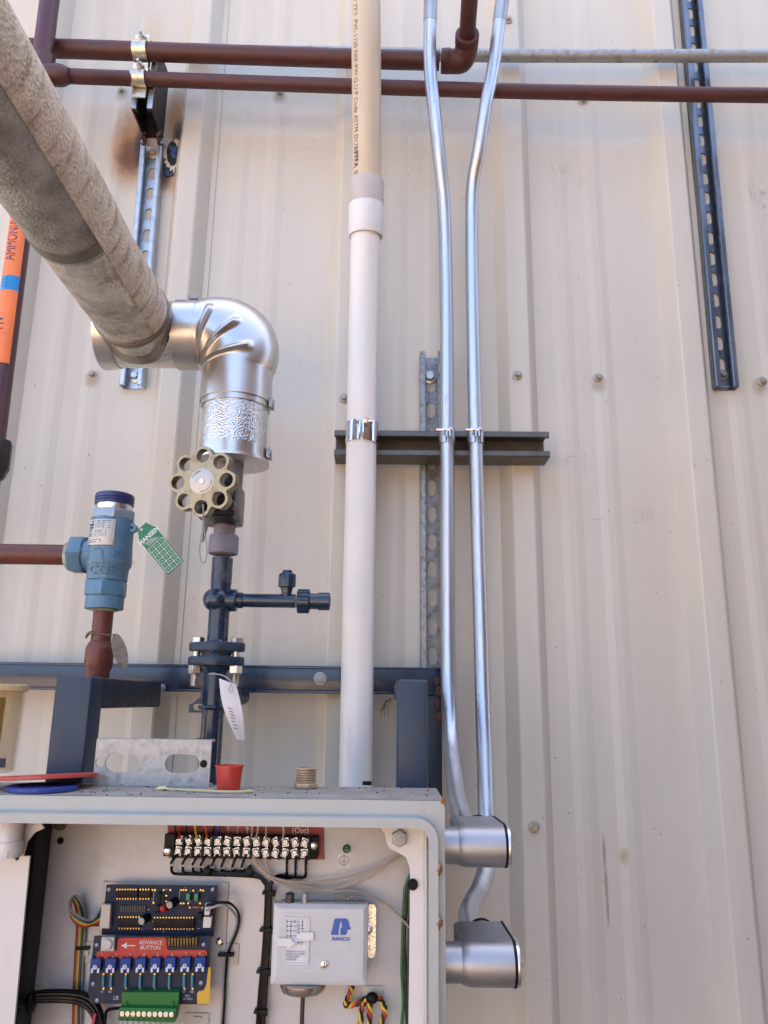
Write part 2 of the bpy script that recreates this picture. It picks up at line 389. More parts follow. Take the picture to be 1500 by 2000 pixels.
ZT = 5.0
for k in range(-4, 5):
    x0 = XR + RIBB + k * 3 * PITCHX
    prof = []
    for j in range(3):
        prof += rib_profile(x0 + j * PITCHX)[0 if j == 0 else 1:]
    lap = prof[-1]; prof[-1] = (lap[0] + .012, 0.0)
    prof[-2] = (prof[-2][0] + .0006, prof[-2][1]); prof.insert(-1, (lap[0] + .0006, .0022)); prof[-1] = (lap[0] + .010, .0022); prof.append((lap[0] + .010, .0002))
    vs = []; fs = []
    for x, h in prof: vs += [(x, -h, .02), (x, -h, ZT)]
    for i in range(len(prof) - 1): fs.append((2 * i, 2 * i + 2, 2 * i + 3, 2 * i + 1))
    MB().add(vs, fs).build('wall_panel', WALLM, bld, sharp=4)
MB().box(-4.2, 4.6, .004, 7, 0, ZT + .15).build('wall_core', paint('dark sheathing', (.1, .09, .08)), bld)
MB().box(-4.4, 4.8, -.06, 7.2, ZT + .151, ZT + .30).build('roof', paint('roof sheet', (.4, .4, .4)), bld)
wg = thing('side_shade_block', 'unseen red brown block added at the right to shade the wall and tint reflections', 'building', (3.6, -4.5, 0))  # out of view; added to darken right-hand sides and give brown reflections
WM = mat('red brown block', (.15, .088, .05), .75, var=.2, ns=6, bump=.3, bs=40)
MB().box(1.08, 5.5, -8.0, -.75, 0, 3.0).build('wall', WM, wg)
MB().box(1.06, 5.6, -8.1, -.70, 3.001, 3.1).build('roof', paint('roof sheet', (.4, .4, .4)), wg)
vt = thing('bounce_vessel', 'unseen red brown cylinder added low by the wall for its bounce light', 'bounce_vessel', (2.2, -.62, 0))  # out of view; added for reddish bounce and to block light off the ground
MB().lathe(Vector((.45, -.62, .46)), XP, [(-.12, .02), (-.10, .16), (-.05, .32), (0, .40), (.05, .42), (3.4, .42), (3.5, .36), (3.56, .1)], 48).build('shell', mat('vessel primer', (.18, .07, .05), .5, var=.15), vt)
for x in (.9, 3.3): MB().box(x - .06, x + .06, -.95, -.29, 0, .20).build('saddle', paint('saddle steel', (.06, .03, .025)), vt)
# wall screws: washer and hex head
sm = MB(); sm.lathe(Vector((0, 0, 0)), YM, [(0, .0088), (.0018, .0085), (.0028, .006), (.0028, .004)], 18); sm.lathe(Vector((0, -.0026, 0)), YM, [(0, .0064), (.0012, .0064)], 18)
sm.lathe(Vector((0, -.0035, 0)), YM, [(0, .0046), (.0045, .0046), (.0055, .0038)], 6, ph=.3)
SCREWM = local_mesh(sm, 'screw', mat('painted screw', (.42, .38, .30), .4, .35, var=.2, ns=200, dirt=(.16, .11, .06), dirt_lo=.5, dirt_hi=.7, dns=200))
for px, py, d in ((238, 180, 0), (546, 185, 0), (992, 40, .032), (181, 733, 0), (672, 778, .032), (1010, 733, .032), (1168, 738, 0), (1488, 745, 0), (1043, 1615, .032), (1138, 199, 0)):
    inst(SCREWM, 'screw', bld, P(px, py, d + .0005), (0, random.uniform(0, 1), 0))
# torn sheet metal beside the burnt bracket
tm = MB(); hp = []
cx, cy = 337, 300
for k in range(14):
    a = 2 * PI * k / 14; r = random.uniform(.8, 1.15); hp.append((cx + 12 * r * math.cos(a), cy + 26 * r * math.sin(a)))
tm.plate([poly_px(hp, .001)], .0022, .0012); tm.build('torn_hole', paint('scorched hole', (.012, .016, .022), .8), bld)
tm = MB()
for q in range(9): tm.sphere(P(337 + random.uniform(-5, 6), 300 + random.uniform(-14, 14), .003), random.uniform(.003, .006), 7, 5, (1, .4, 1.2))
tm.build('blue_lining', mat('blue film', (.02, .075, .22), .4, var=.4, ns=200, bump=.5, bs=300), bld)
tm = MB()
for k in range(15):
    a = 2 * PI * k / 15 + random.uniform(-.15, .15); da = random.uniform(.22, .40); ro = random.uniform(1.15, 1.6)
    q = [P(337 + 12.5 * math.cos(t_) * f, 300 + 26 * math.sin(t_) * f, dd) for t_, f, dd in ((a - da, .95, .003), (a + da, .95, .003), (a + da * .5, ro, .009), (a - da * .2, ro * .9, .007))]
    tm.add(q, [(0, 1, 2, 3)])
tm.build('paint_flakes', paint('curled paint flake', (.62, .52, .40)), bld)
tm = MB()
for q in range(10): tm.sphere(P(330 + random.uniform(-9, 8), 333 + random.uniform(-8, 9), .002), random.uniform(.003, .006), 7, 5, (1, .4, 1))
tm.build('melted_lining', mat('melted blue film', (.025, .045, .075), .5, var=.5, ns=200), bld)

# ------------------------------------------------------------------ strut channel
def channel(p0, p1, back, w_, depth, pitch=0., slot=(.028, .014), first=.02, t=.0025, lip=.0095, phase=0.):
    """strut channel from p0 to p1 (points on its back centre line), open towards the camera"""
    ax = (p1 - p0); L = ax.length; ax.normalize()
    out = (YM - ax * YM.dot(ax)).normalized(); sd = ax.cross(out).normalized()
    h = w_ / 2; mb = MB()
    def at(u, s_, o): return p0 + ax * u + sd * s_ + out * o
    for sg in (-1, 1):
        pr = [(h, 0), (h, depth - .002), (h - .002, depth), (h - lip + .001, depth), (h - lip, depth - .001), (h - lip, depth - .007), (h - lip + t, depth - .007), (h - lip + t, depth - t), (h - t, depth - t), (h - t, 0)]
        mb.prism([at(0, sg * a, o) for a, o in pr], ax * L)
    loops = [[(0, -h + t), (L, -h + t), (L, h - t), (0, h - t)]]
    if pitch:
        u = first + slot[0] / 2
        while u + slot[0] / 2 < L - .004:
            e = (slot[0] - slot[1]) / 2; r = slot[1] / 2
            loops.append(arc(u + e, 0, r, -PI / 2, PI / 2, 6) + arc(u - e, 0, r, PI / 2, 1.5 * PI, 6)); u += pitch
    vs, fs = curve_geo(loops, t / 2)
    mb.add([at(v[0], v[1], t / 2 + v[2]) for v in vs], fs)
    return mb
def hexbolt(mb, p, ax, r, h, washer=0., n=6, ph=.2, shank=None):
    a = ax.normalized()
    if washer: mb.lathe(p, a, [(0, washer), (.0016, washer), (.002, washer * .93)], 20); p = p + a * .002
    mb.lathe(p, a, [(0, r), (h * .85, r), (h, r * .86)], n, ph=ph)
    return mb
st = thing('slotted_strut', 'long dark slotted strut beside the right wall seam, running up out of frame', 'strut', P(1412, 763, 0))
channel(P(1412, 763, .001), P(1314, -330, .001), 0, .041, .0215, .0430, first=.034).build('channel', STRUTR(), st, bev=0)
b_ = MB(); hexbolt(b_, P(1411, 733, .004), YM, .0052, .006, .0105); b_.build('bolt', GALVD(), st)
MB().bpx(1411, 755, 30, 3, .005, .002).build('bolt_washer', GALVD(), st)
st = thing('slotted_strut', 'slotted strut below the burnt bracket, passing behind the insulated pipe', 'strut', P(262, 760, 0))
channel(P(262, 760, .001), P(302, 288, .001), 0, .041, .0215, .0445, first=.026).build('channel', GALV(), st)
b_ = MB(); hexbolt(b_, P(300, 300, .004), YM, .0062, .005, .012, n=16); b_.build('bolt', BRASS(), st)
b_ = MB(); hexbolt(b_, P(264, 735, .004), YM, .007, .006, .013); b_.build('bolt', GALV(), st)
st = thing('slotted_strut', 'short vertical slotted strut behind the two steel conduits', 'strut', P(844, 1308, 0))
channel(P(845, 1308, .001), P(841, 700, .001), 0, .041, .0300, .0475, first=.008).build('channel', GALVD(), st)
b_ = MB(); hexbolt(b_, P(839, 737, .004), YM, .0085, .008, .0125); b_.build('bolt', GALV(), st)
hs = MB().join(channel(P(656, 882, .0335), P(1062, 885, .0335), 0, .0445, .0475, lip=.0105))
o = hs.build('cross_strut', mat('dark dusty strut', (.12, .117, .11), .45, .6, var=.25, ns=50, dirt=(.09, .08, .07), dirt_lo=.5, dirt_hi=.75, dns=60), sharp=25)
tag(o, 'horizontal dark strut crossing behind the white pipe and two conduits', 'strut')

# burnt bracket that carries the maroon pipes
br = thing('pipe_bracket', 'burnt blackened strut bracket welded to the wall under the maroon pipes', 'bracket', P(300, 285, 0))
def deep(p0, p1, w_, d0, d1, t, lip):
    mb = MB(); h = w_ / 2; L = p1 - p0
    for sg in (-1, 1):
        pr = [(h, d0), (h, d1), (h - lip, d1), (h - lip, d1 - .008), (h - lip + t, d1 - .008), (h - lip + t, d1 - t), (h - t, d1 - t), (h - t, d0)]
        mb.prism([p0 + Vector((sg * a, -o, 0)) for a, o in pr], L)
    mb.prism([p0 + Vector((a, -o, 0)) for a, o in ((-h + t, d0), (h - t, d0), (h - t, d0 + t), (-h + t, d0 + t))], L)
    return mb
bp0 = P(277, 214, .103); bp0.y = 0; bp1 = bp0 + Vector((0, 0, .142))
deep(bp0, bp1, .0375, .030, .103, .003, .0095).build('channel', BURNT(), br)
b_ = MB()
for sg in (-1, 1): b_.box(bp0.x + sg * .0145 - .0046, bp0.x + sg * .0145 + .0046, -.1062, -.1035, bp0.z + .001, bp1.z)
b_.build('edge_strip', GALV(), br)
b_ = MB()
for q in range(26):
    x = random.choice((-1, 1)) * random.uniform(.012, .019)
    b_.sphere(Vector((bp0.x + x, random.uniform(-.05, -.028), bp0.z + random.uniform(-.018, .004))), random.uniform(.002, .0045), 7, 5)
b_.build('weld_bead', mat('weld slag', (.07, .04, .035), .5, .4, var=.5, ns=200, bump=.6, bs=300), br)

# ------------------------------------------------------------------ maroon pipes
def pipe_tube(pts, r, n=24, sm=0): return MB().tube(pts, r, n, smooth=sm)
DM = .1215
up = thing('maroon_pipe', 'upper maroon pipe running across the wall to an elbow', 'pipe', P(480, 110, DM))
e0 = P(858, 119, DM)
pipe_tube([P(-60, 92, DM), P(110, 95, DM), P(400, 105, DM), P(640, 113, DM), e0], .0163, 24, 6).build('pipe_run', MAROON(), up)
ec = P(896, 120, DM); ec2 = P(905, 90, DM)
el = MB().lathe(P(862, 119, DM), (ec - e0), [(0, .0165), (0, .0205), (.014, .0215), (.016, .0195), (.03, .0195)], 24)
el.tube(catmull([P(876, 119.5, DM), ec, ec + Vector((.008, -.004, .003)), ec + Vector((.012, -.018, .012)), ec + Vector((.012, -.030, .02))], 5), .0205, 22)
el.build('elbow', MAROON(), up, sharp=50)
rz0 = ec + Vector((.012, -.024, .016)); rz1 = P(919, -30, .26)
rm = MB().cyl(rz0, rz0 + (rz1 - rz0).normalized() * .02, .0212, 24); rm.build('elbow_collar', MAROON(), up, bev=.002)
pipe_tube([rz0, rz1, rz1 + (rz1 - rz0)], .0142).build('pipe_riser', MAROON(), up)
lo = thing('maroon_pipe', 'lower maroon pipe running straight across to the right edge', 'pipe', P(800, 172, DM))
pipe_tube([P(120, 148, DM + .03), P(180, 150.5, DM + .02), P(300, 155, DM - .003), P(500, 162.5, DM - .003), P(760, 171, DM - .003), P(1000, 178, DM - .003), P(1250, 183, DM - .003), P(1620, 188, DM - .003)], .0128, 20, 5).build('pipe_run', MAROON(), lo)
ve = thing('maroon_pipe', 'vertical maroon pipe at the left edge with orange marker', 'pipe', P(20, 620, .155))
DV = .158
va, vb = P(97, 0, DV), P(-11, 850, DV); vd = (va - vb).normalized()
pipe_tube([va + vd * .6, vb + vd * -.1], .0167).build('pipe_run', mat('dark maroon pipe', (.072, .022, .027), .40, var=.2, ns=30, bump=.15, bs=400), ve)
tq = P(84, 140, DV)
b_ = MB().cyl(tq - vd * .032, tq + vd * .03, .0182, 24)
bx = (P(140, 148, DV) - P(84, 146, DV)).normalized()
b_.lathe(P(84, 146, DV), bx, [(0, .0185), (.030, .0185), (.036, .0175), (.044, .0138), (.047, .0128)], 24)
b_.build('tee', MAROON(), ve, bev=.0012)
b_ = MB().lathe(vb + vd * -.008, -vd, [(0, .0168), (.001, .026), (.005, .0275), (.044, .0275), (.05, .0245), (.056, .0225), (.062, .019)], 10)
b_.build('coupling', mat('black iron', (.02, .016, .016), .45, .2, var=.3), ve, bev=.001)
b_ = MB().lathe(vb + vd * -.066, -vd, [(0, .0165), (.05, .0175), (.09, .0165)], 20)
b_.build('valve_end', mat('dark green iron', (.03, .045, .045), .45, var=.3), ve)
# marker wrap
def wrap(t0, t1, a0, a1, r, n=22):
    """sheet round the pipe from angle a0 to a1 (0 = towards camera, + = right)"""
    mb = MB(); sd = vd.cross(YM).normalized() * -1; 
    if sd.x < 0: sd = -sd
    ou = YM
    L = (va - vb).length; vs = []; fs = []
    for k in range(n + 1):
        q = a0 + (a1 - a0) * k / n
        for t in (t0, t1):
            for rr in (r, r + .0008): vs.append(va - vd * t + sd * math.sin(q) * rr + ou * math.cos(q) * rr)
    for k in range(n):
        i = k * 4; j = i + 4
        fs += [(i + 1, j + 1, j + 3, i + 3), (i, i + 2, j + 2, j), (i, j, j + 1, i + 1), (i + 2, i + 3, j + 3, j + 2)]
    fs += [(0, 1, 3, 2), (n * 4, n * 4 + 2, n * 4 + 3, n * 4 + 1)]
    return mb.add(vs, fs), sd
def tv(py): 
    best = min(range(4000), key=lambda i: abs(_py_of(va - vd * (i * .0005)) - py)); return best * .0005
def _py_of(p):
    r = p - CAM; return 1000 - FPX * r.dot(CU) / r.dot(CF)
OR = paint('orange marker vinyl', (.80, .19, .035), .35)
t_a, t_b, t_c, t_d = tv(405), tv(548), tv(576), tv(716)
for a, b2, mm, nm in ((t_a, t_b, OR, 'marker_sheet'), (t_c, t_d, OR, 'marker_sheet'), (t_b + .0001, t_c - .0001, paint('blue marker vinyl', (.01, .22, .55), .35), 'marker_band')):
    mb, sd_ = wrap(a, b2, -2.4, .96, .0169); mb.build(nm, mm, ve)
def wrap_text(txt, t_mid, size, ang, up_=True, sx=1., bold=0.):
    vs, fs = text_geo(txt, size, bold, sx=sx, cut='y'); r = .0179
    out = []
    for x, y, z in vs:           # reads upward: letter x runs up the pipe, letter top points left
        q = ang - y / r
        out.append(va - vd * (t_mid - x) + sd_ * math.sin(q) * r + YM * math.cos(q) * r)
    return MB().add(out, fs)
PUR = paint('purple black ink', (.03, .018, .06), .5)
wrap_text('AMMONIA', (tv(428) + tv(533)) / 2, .0250, -.12, sx=.63).build('lettering', PUR, ve)
wrap_text('HV', tv(640), .024, -.34, sx=.75, bold=.008).build('lettering', PUR, ve)
wrap_text('> > >', (t_b + t_c) / 2, .008, -.1, sx=1.0).build('lettering', PUR, ve)
# galvanised conduit behind
o = MB().tube([P(345, 99, .058), P(700, 104, .058), P(1000, 109, .058), P(1620, 109, .058)], .0117, 20, smooth=6).build('grey_conduit', mat('grey galvanised pipe', (.40, .43, .44), .5, .6, var=.15, ns=60, dirt=(.17, .15, .12), dirt_lo=.45, dirt_hi=.7, dns=60, bump=.2, bs=300))
tag(o, 'horizontal grey galvanised conduit behind the upper maroon pipe', 'conduit')

def strap(name, lab, px, py, r, tail):
    c = P(px, py, DM); c.y = -DM
    t = thing(name, lab, 'clamp', c, 'clamps on the burnt bracket')
    hw = .0125; mb = MB(); pts = []
    n = 14
    for k in range(n + 1):
        q = math.radians(112 - 232 * k / n); pts.append(c + Vector((0, -math.cos(q) * (r + .0004), math.sin(q) * (r + .0004))))
    pts = [c + Vector((0, -.002, r + .020)), c + Vector((0, .001, r + .006))] + pts
    if tail: pts += [c + Vector((0, .004, -r - .006)), c + Vector((0, .004, -r - tail))]
    vs = []; fs = []
    for i, p in enumerate(pts):
        a = pts[max(i - 1, 0)]; b3 = pts[min(i + 1, len(pts) - 1)]; tg = (b3 - a).normalized(); nn = tg.cross(XP).normalized() * .0022
        if (p + nn - c).length < (p - nn - c).length: nn = -nn
        hw_ = hw * (1.08 if i < 2 else 1)
        vs += [p - XP * hw_, p + XP * hw_, p + XP * hw_ + nn, p - XP * hw_ + nn]
    for i in range(len(pts) - 1):
        for k in range(4): fs.append((i * 4 + k, i * 4 + (k + 1) % 4, i * 4 + 4 + (k + 1) % 4, i * 4 + 4 + k))
    e = (len(pts) - 1) * 4; fs += [(3, 2, 1, 0), (e, e + 1, e + 2, e + 3)]
    mb.add(vs, fs).build('strap', mat('yellow zinc strap', (.60, .57, .46), .35, .8, var=.15, ns=60, dirt=(.12, .06, .045), dirt_lo=.52, dirt_hi=.72, dns=45), t)
    b4 = MB(); hexbolt(b4, c + Vector((0, -.004, r + .012)), YM, .005, .004, .0065); b4.lathe(c + Vector((0, -.006, r + .012)), YM, [(0, .0026), (.012, .0026)], 10)
    b4.build('bolt', ZINC(), t)
    b5 = MB(); b5.box(c.x - hw, c.x + hw, -DM + .012, -DM + .016, c.z - r - .004, c.z + r + .02); b5.build('back_strap', BURNT(), t)
strap('pipe_clamp', 'upper rusty zinc clamp on the thicker maroon pipe', 276, 101, .0166, 0)
strap('pipe_clamp', 'lower pale zinc clamp with notched tail on the thinner maroon pipe', 272, 154, .0131, .022)

# ------------------------------------------------------------------ white plastic pipe
pv = thing('plastic_pipe', 'white plastic pipe running down the wall behind the enclosure, yellowed above its coupling', 'pipe', P(694, 1540, .107))
jn = P(716, 357, .170)
top_pts = [P(713.5, -120, .255), P(715, 60, .235), P(716, 200, .205), jn, P(715.5, 400, .163)]
pipe_tube(top_pts, .0243, 32, 6).build('upper_pipe', PVCY(), pv)
low_pts = [P(715, 420, .160), P(714, 460, .155), P(710.5, 600, .130), P(708, 720, .115), P(706, 850, .1068), P(703.5, 1000, .1065), P(700, 1150, .1065), P(698, 1300, .1065), P(694.5, 1520, .1065), P(693, 1620, .1065)]
pipe_tube(low_pts, .0243, 32, 6).build('lower_pipe', PVC(), pv)
ca, cb = P(716.3, 355, .170), P(714.6, 463, .1545); cv = cb - ca; cl = cv.length
MB().lathe(ca, cv, [(0, .0244), (0, .0283), (.001, .0288), (cl * .43, .0288)], 36, caps=False).build('socket_end', mat('grey stained pvc', (.52, .46, .40), .45, var=.08, ns=12), pv)
b_ = MB().lathe(ca + cv * .43, cv, [(0, .0283), (.0005, .029), (cl * .57 - .001, .029), (cl * .57, .0285), (cl * .57, .0256), (cl * .57 - .02, .0252)], 36, caps=False); b_.build('coupling', mat('white coupling pvc', (.76, .76, .76), .35, var=.02), pv)
# print line that runs down the yellowed pipe
def along(path, s_):
    for a, b2 in zip(path, path[1:]):
        l = (b2 - a).length
        if s_ <= l: return a + (b2 - a) * (s_ / l), (b2 - a).normalized()
        s_ -= l
    return path[-1], (path[-1] - path[-2]).normalized()
pth = catmull(top_pts, 6)
def pvc_text(txt, py, size, bold=0):
    s0 = min(range(900), key=lambda i: abs(_py_of(along(pth, i * .001)[0]) - py)) * .001
    vs, fs = text_geo(txt, size, bold, ax='LEFT'); out = []
    for x, y, z in vs:
        p, tg = along(pth, s0 + x); sd = tg.cross(YM).normalized()
        if sd.x < 0: sd = -sd
        ou = sd.cross(tg).normalized()
        if ou.y > 0: ou = -ou
        q = -.78 + y / .0246; out.append(p + sd * math.sin(q) * .0246 + ou * math.cos(q) * .0246)
    return MB().add(out, fs)
pvc_text('AT 73\u00b0F  PVC 1120 NSF-PW-G U P Code ASTM D1785 ', 4, .0112).build('lettering', INK(), pv)
pvc_text('FFFA', 305, .0125, .03).build('lettering', INK(), pv)
pvc_text('02', 342, .0115).build('lettering', INK(), pv)
pc = P(707, 848, .1065); pcl = thing('pipe_clamp', 'wide shiny clamp holding the white plastic pipe to the cross strut', 'clamp', pc)
def pclamp(c, r, h, t, mtl, ax=ZP):
    """two half straps round a vertical pipe with ears meeting in front"""
    for sg, dy in ((-1, 0), (1, 0)):
        pts = [c + Vector((sg * .0018, -r - .013, 0)), c + Vector((sg * .002, -r - .004, 0))]
        for k in range(12):
            q = math.radians(8 + 165 * k / 11); pts.append(c + Vector((sg * math.sin(q) * r, -math.cos(q) * r, 0)))
        MB().strip(pts, ZP * h, Vector((0, 0, 0))) if False else None
        mb = MB(); vs = []; fs = []
        for i, p in enumerate(pts):
            a = pts[max(i - 1, 0)]; b3 = pts[min(i + 1, len(pts) - 1)]; nn = (b3 - a).cross(ZP).normalized() * .0018
            if nn.dot(p - c + Vector((sg * .01, 0, 0))) < 0: nn = -nn
            h_ = h * (.55 if i == 0 else .75 if i == 1 else 1)
            vs += [p - ZP * h_, p + ZP * h_, p + ZP * h_ + nn, p - ZP * h_ + nn]
        for i in range(len(pts) - 1):
            for k in range(4): fs.append((i * 4 + k, i * 4 + (k + 1) % 4, i * 4 + 4 + (k + 1) % 4, i * 4 + 4 + k))
        e = (len(pts) - 1) * 4; fs += [(3, 2, 1, 0), (e, e + 1, e + 2, e + 3)]
        mb.add(vs, fs).build('strap', mtl, t, bev=0)
pclamp(pc, .0248, .0175, pcl, mat('polished zinc strap', (.72, .71, .70), .16, 1., var=.06, ns=40))
b_ = MB(); bp_ = pc + Vector((0, -.034, .010)); hexbolt(b_, bp_ + XP * .003, XP, .0055, .006); hexbolt(b_, bp_ - XP * .003, -XP, .0045, .006); b_.cyl(bp_ + XP * .003, bp_ + XP * .018, .0028, 10)
b_.build('bolt', ZINC(), pcl)

# ------------------------------------------------------------------ conduits
lc = thing('steel_conduit', 'left bright steel conduit, bending into the upper elbow fitting', 'conduit', P(873, 1000, .09), 'bright steel conduits')
Lp = [(846, -90, .22), (841, 0, .19), (840, 130, .165), (847, 205, .158), (857, 300, .14), (867, 400, .115), (870, 500, .1), (872.5, 650, .0955), (873, 850, .0955), (874, 1100, .0975), (875, 1280, .105), (877, 1380, .12), (881, 1450, .15), (886, 1510, .20), (893, 1562, .25), (905, 1602, .295), (922, 1632, .335), (936, 1650, .36)]
pipe_tube([P(*q) for q in Lp], .0114, 20, 6).build('pipe_run', EMT(), lc)
rc = thing('steel_conduit', 'right bright steel conduit, passing behind the upper elbow fitting', 'conduit', P(932, 1000, .09), 'bright steel conduits')
Rp = [(997, -90, .22), (981, 0, .19), (964, 130, .165), (949, 205, .158), (935, 295, .14), (923, 365, .115), (921, 470, .1), (924, 650, .0955), (929, 850, .0955), (934, 1050, .098), (938.5, 1200, .105), (942.5, 1350, .12), (947, 1480, .15), (950, 1590, .185), (950.5, 1670, .205), (948, 1705, .225), (937, 1738, .252), (923, 1764, .282), (914, 1788, .312), (919, 1825, .345), (938, 1865, .375)]
pipe_tube([P(*q) for q in Rp], .0114, 20, 6).build('pipe_run', EMT(), rc)
for t, path, py in ((lc, Lp, 52), (rc, Rp, 52)):
    pp = catmull([P(*q) for q in path], 6); i = min(range(len(pp)), key=lambda k: abs(_py_of(pp[k]) - py))
    MB().tube(pp[max(0, i - 9):i + 1], .0119, 20).build('coupling', mat('dull conduit steel', (.42, .42, .42), .4, .85, var=.2, ns=40), t)
for px, x2, lb in ((873, 850, 'left small clamp holding the left steel conduit on the cross strut'), (929, 905, 'right small clamp holding the right steel conduit on the cross strut')):
    c = P(px, 853, .0955); t = thing('conduit_clamp', lb, 'clamp', c, 'small conduit clamps')
    pclamp(c, .0118, .013, t, mat('small zinc strap', (.52, .53, .54), .3, .9, var=.15, ns=80))
    b_ = MB(); q = c + Vector((0, -.021, .004)); b_.cyl(q - XP * .019, q + XP * .006, .0024, 10); hexbolt(b_, q - XP * .0025, -XP, .0045, .005); b_.lathe(q + XP * .003, XP, [(0, .005), (.003, .0045), (.005, .002)], 14)
    b_.build('bolt', CHROME(), t)
BR_ALU = mat('cast aluminium', (.40, .40, .41), .44, .85, var=.06, ns=30, bump=.05, bs=500, rvar=.05)
def lb_fitting(label, cy, dc, xl, xb, xr, back, hubr, r, rear_px):
    c = P((xb + xr) / 2, cy, dc); t = thing('conduit_elbow_fitting', label, 'conduit fitting', c, 'cast elbow fittings on the enclosure')
    x0 = P(xb, cy, dc).x; x1 = P(xr, cy, dc).x; xh = P(xl, cy, dc).x - .004
    yb = -back
    def outline(k, taper=.0):
        lp = [(c.y - k * math.cos(q), c.z + k * math.sin(q)) for q in [-PI / 2 + PI * i / 18 for i in range(19)]]
        return [(yb, c.z - k * .86)] + lp + [(yb, c.z + k * .86)]
    loop = outline(r)
    mb = MB(); n = len(loop)
    secs = [(x0 - .006, .86), (x0 - .002, .95), (x0 + .004, 1.0), (x1, 1.0)]
    vs = []
    for x, s_ in secs:
        for (y, z) in loop: vs.append(Vector((x, c.y + (y - c.y) * (s_ if y < c.y else 1), c.z + (z - c.z) * s_)))
    fs = [tuple(range(n))]
    for i in range(len(secs) - 1):
        for k in range(n): fs.append((i * n + k, i * n + (k + 1) % n, (i + 1) * n + (k + 1) % n, (i + 1) * n + k))
    fs.append(tuple((len(secs) - 1) * n + k for k in range(n)))
    mb.add(vs, fs)
    mb.lathe(Vector((xh, c.y, c.z)), XP, [(0, hubr), (x0 - xh - .006, hubr), (x0 - xh - .001, hubr * 1.06), (x0 - xh + .004, r * .98)], 32)
    rp = P(*rear_px); mb.lathe(Vector((rp.x, yb - .004, c.z)), Vector((0, 1, 0)), [(0, .0165), (.018, .0158), (.020, .0150)], 24)
    mb.build('body', BR_ALU, t, sharp=28)
    g = [Vector((x1 - .0001, c.y + (y - c.y) * 1.02, c.z + (z - c.z) * 1.02)) for y, z in loop]
    MB().prism(g, XP * .0026).build('gasket', RUBBER(), t)
    g2 = [Vector((x1 + .0025, c.y + (y - c.y) * 1.0, c.z + (z - c.z) * 1.0)) for y, z in loop]
    MB().prism(g2, XP * .0032).build('cover', mat('pressed aluminium cover', (.72, .71, .70), .28, .95, var=.05), t, bev=.0008)
    MB().lathe(Vector((x1 + .0055, c.y - .004, c.z)), XP, [(0, .0052), (.002, .0048), (.0038, .0025)], 16).build('screw', ZINC(), t)
    MB().lathe(Vector((rp.x, yb + .0165, c.z)), Vector((0, 1, 0)), [(0, .0166), (.0035, .0166), (.0035, .0117)], 24).build('gland_ring', RUBBER(), t)
lb_fitting('upper cast elbow fitting on the right side of the grey enclosure', 1651, .43, 871, 902, 983, .352, .0182, .0207, (938, 1640, .352))
lb_fitting('lower, nearer cast elbow fitting on the right side of the grey enclosure', 1880, .45, 871, 912, 1000, .377, .0180, .0210, (945, 1850, .377))

# ------------------------------------------------------------------ insulated pipe
DI = .27
ins = thing('insulated_pipe', 'aluminium jacketed insulated pipe with big ribbed elbow', 'pipe', P(460, 800, DI))
RJ = .0475
vx = P(461, 790, DI); hz = P(345, 655, DI).z
RB = .058
bc = Vector((vx.x - RB, -DI, hz - RB))
# elbow, ribs pressed out of its front
mb = MB(); nt_, nphi = 96, 110; vs = []; fs = []
ribs = [math.radians(x) for x in (16, 45, 74)]
for i in range(nt_ + 1):
    th = PI / 2 - (PI / 2) * i / nt_            # 90deg = horizontal (top-left end) to 0 = vertical run
    ce = bc + Vector((math.cos(th), 0, math.sin(th))) * RB
    for k in range(nphi):
        ph = 2 * PI * k / nphi
        rad = Vector((math.cos(th), 0, math.sin(th)))
        r = RJ * 1.03
        front = max(0, math.sin(ph))               # 1 towards the camera
        infr = math.cos(ph)
        for rb_ in ribs:
            dth = (th - rb_)
            fade = max(0., min(1., (ph - .98) / .22)) * max(0., min(1., (PI - .12 - ph) / .5)) if 0 < ph < PI else 0
            wid = .062 + .05 * max(0, PI - ph - .4) / PI
            r += .0062 * fade * math.exp(-(dth / wid) ** 2 * 1.6)
        bul = 1 + .03 * math.sin(2 * th)
        F_ = 1 + .19 * max(0, math.sin(2 * th)) ** .8; kk = 1 + (((RB + r) * F_ - RB) / r - 1) * max(0, infr) ** .8; rr_ = r * (kk if infr > 0 else 1)
        vs.append(ce + rad * (rr_ * math.cos(ph)) + YM * (r * math.sin(ph)))
for i in range(nt_):
    for k in range(nphi):
        k2 = (k + 1) % nphi; fs.append((i * nphi + k, i * nphi + k2, (i + 1) * nphi + k2, (i + 1) * nphi + k))
mb.add(vs, fs).build('elbow_cover', ALU(), ins, sharp=60)
